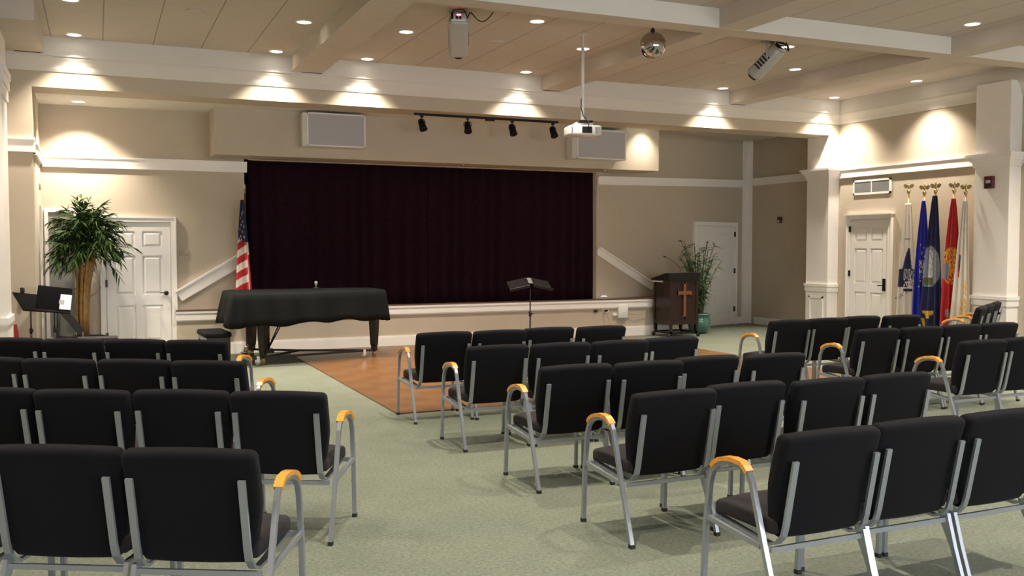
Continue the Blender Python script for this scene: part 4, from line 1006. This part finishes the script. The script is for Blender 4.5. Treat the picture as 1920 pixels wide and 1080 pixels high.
for k, x in enumerate((8.48, 8.70)):
    t = thing('wall_outlet', 'dark electrical outlet low on the stage front, %s' % ('left one', 'right one with plug')[k], 'outlet', (x, 15.34, 0.49), 0, 'outlets on the stage front')
    mb = MB(); mb.rbox((0, -0.006, 0), (0.11, 0.012, 0.07), 0.003, 2); mb.build('plate', 'plastic' if k else 'louvre', t)
    mb = MB(); mb.box(-0.035, -0.005, -0.022 - 0.03 * k, -0.012, -0.02, 0.02); mb.box(0.008, 0.036, -0.018, -0.012, -0.02, 0.02); mb.build('socket', 'black', t)
mb = MB(); mb.rbox((8.90, 15.335, 0.41), (0.10, 0.014, 0.07), 0.004, 2); mb.rbox((8.88, 15.31, 0.40), (0.05, 0.04, 0.022), 0.004, 2); mb.tube([(8.90, 15.30, 0.40), (8.98, 15.30, 0.40), (9.02, 15.30, 0.42)], 0.006)
tag(mb.build('wall_jack', ['plastic']), 'small white wall jack with a plug on stage front', 'outlet')
mb = MB(); mb.rbox((9.05, 15.31, 0.47), (0.21, 0.06, 0.25), 0.006, 2); tag(mb.build('wall_box', 'plastic'), 'white square control box low on the stage front', 'control box')
mb = MB(); mb.tube([(8.69, 15.29, 0.48), (8.72, 15.27, 0.35), (8.76, 15.27, 0.2), (8.78, 15.25, 0.03), (8.95, 15.2, 0.018)], 0.006, 6)
mb.tube([(9.16, 15.30, 0.42), (9.35, 15.27, 0.40), (9.6, 15.26, 0.5)], 0.006, 6)
tag(mb.build('power_cord', 'plate'), 'thin tan power cord hanging down from the outlet', 'cord')

# ---------------------------------------------------------------- left corner: music stands, basket stool, cone
def tilt_stand(label, loc, rz, z, tilt, desk, paper=False):
    t = music_stand(label, loc, rz, z, tilt, False, desk, 'darkmetal', 'music stands in the left corner', R(9))
    if paper:
        mb = MB(); MM = Matrix.Translation((0, 0, z)) @ Matrix.Rotation(tilt, 4, 'X') @ Matrix.Rotation(R(9), 4, 'Y')
        mb.box(0.07, 0.20, -0.014, -0.006, -0.13, 0.08, MM)
        o = mb.build('paper_sheet', 'paper'); o.location = loc; o.rotation_euler = (0, 0, rz)
        tag(o, 'white paper sheet lying on the black music stand', 'paper')
        mb = MB(); mb.box(0.06, 0.12, -0.018, -0.0142, -0.06, -0.0, MM); p = mb.build('printed_picture', 'louvre', o)
    return t
tilt_stand('black music stand holding a white sheet beside the palm', (-0.52, 13.25, 0), R(8), 1.02, R(-28), (0.40, 0.36), True)
tilt_stand('second black music stand tilted behind, near the left wall', (-0.80, 13.45, 0), R(55), 0.98, R(-40), (0.42, 0.30))
fb = thing('folded_walker', 'dark folded frame leaning beside the palm basket', 'walker', (-0.38, 14.25, 0), R(5))
mb = MB(); mb.bar([(-0.14, 0, 0.90), (0.16, 0.0, 0.50)], 0.02, 0.10, (0, 1, 0)); mb.build('seat_panel', 'wicker', fb)
for q in (((-0.16, -0.12, 0.02), (-0.12, -0.10, 0.92)), ((0.20, -0.12, 0.02), (0.16, -0.10, 0.52)), ((-0.16, 0.14, 0.02), (-0.12, 0.12, 0.92)), ((0.20, 0.14, 0.02), (0.16, 0.12, 0.52))):
    mb = MB(); mb.tube(q, 0.016, 8); mb.build('leg', 'darkmetal', fb)
mb = MB(); mb.tube([(-0.15, -0.11, 0.45), (0.18, -0.11, 0.42)], 0.012, 6); mb.tube([(-0.15, 0.13, 0.45), (0.18, 0.13, 0.42)], 0.012, 6); mb.build('crossbar', 'darkmetal', fb)
st = thing('low_stool', 'low dark wicker stool in front of the palm', 'stool', (-0.02, 13.75, 0))
mb = MB(); mb.rbox((0, 0, 0.46), (0.50, 0.30, 0.035), 0.012, 2); mb.build('seat', 'wicker', st)
for sx in (-1, 1):
    for sy in (-1, 1): mb = MB(); mb.bar([(sx * 0.22, sy * 0.12, 0.0), (sx * 0.21, sy * 0.11, 0.45)], 0.03, 0.03); mb.build('leg', 'darkmetal', st)
mb = MB(); mb.bar([(-0.22, -0.12, 0.30), (0.22, -0.12, 0.30)], 0.03, 0.05, (0, 0, 1)); mb.bar([(-0.22, 0.12, 0.30), (0.22, 0.12, 0.30)], 0.03, 0.05, (0, 0, 1)); mb.build('shelf_rail', 'darkmetal', st)
cn = thing('floor_cone', 'red-orange floor sign cone by the left pier', 'cone', (-0.98, 13.5, 0))
mb = MB(); mb.lathe([(0.13, 0.0), (0.13, 0.02), (0.115, 0.03), (0.02, 0.66), (0.016, 0.70), (0.002, 0.70)], n=20); mb.build('cone', 'red', cn)
mb = MB(); mb.box(-0.15, 0.15, -0.15, 0.15, 0.0, 0.02); mb.build('base', 'red', cn)
print('objects', len(bpy.data.objects))
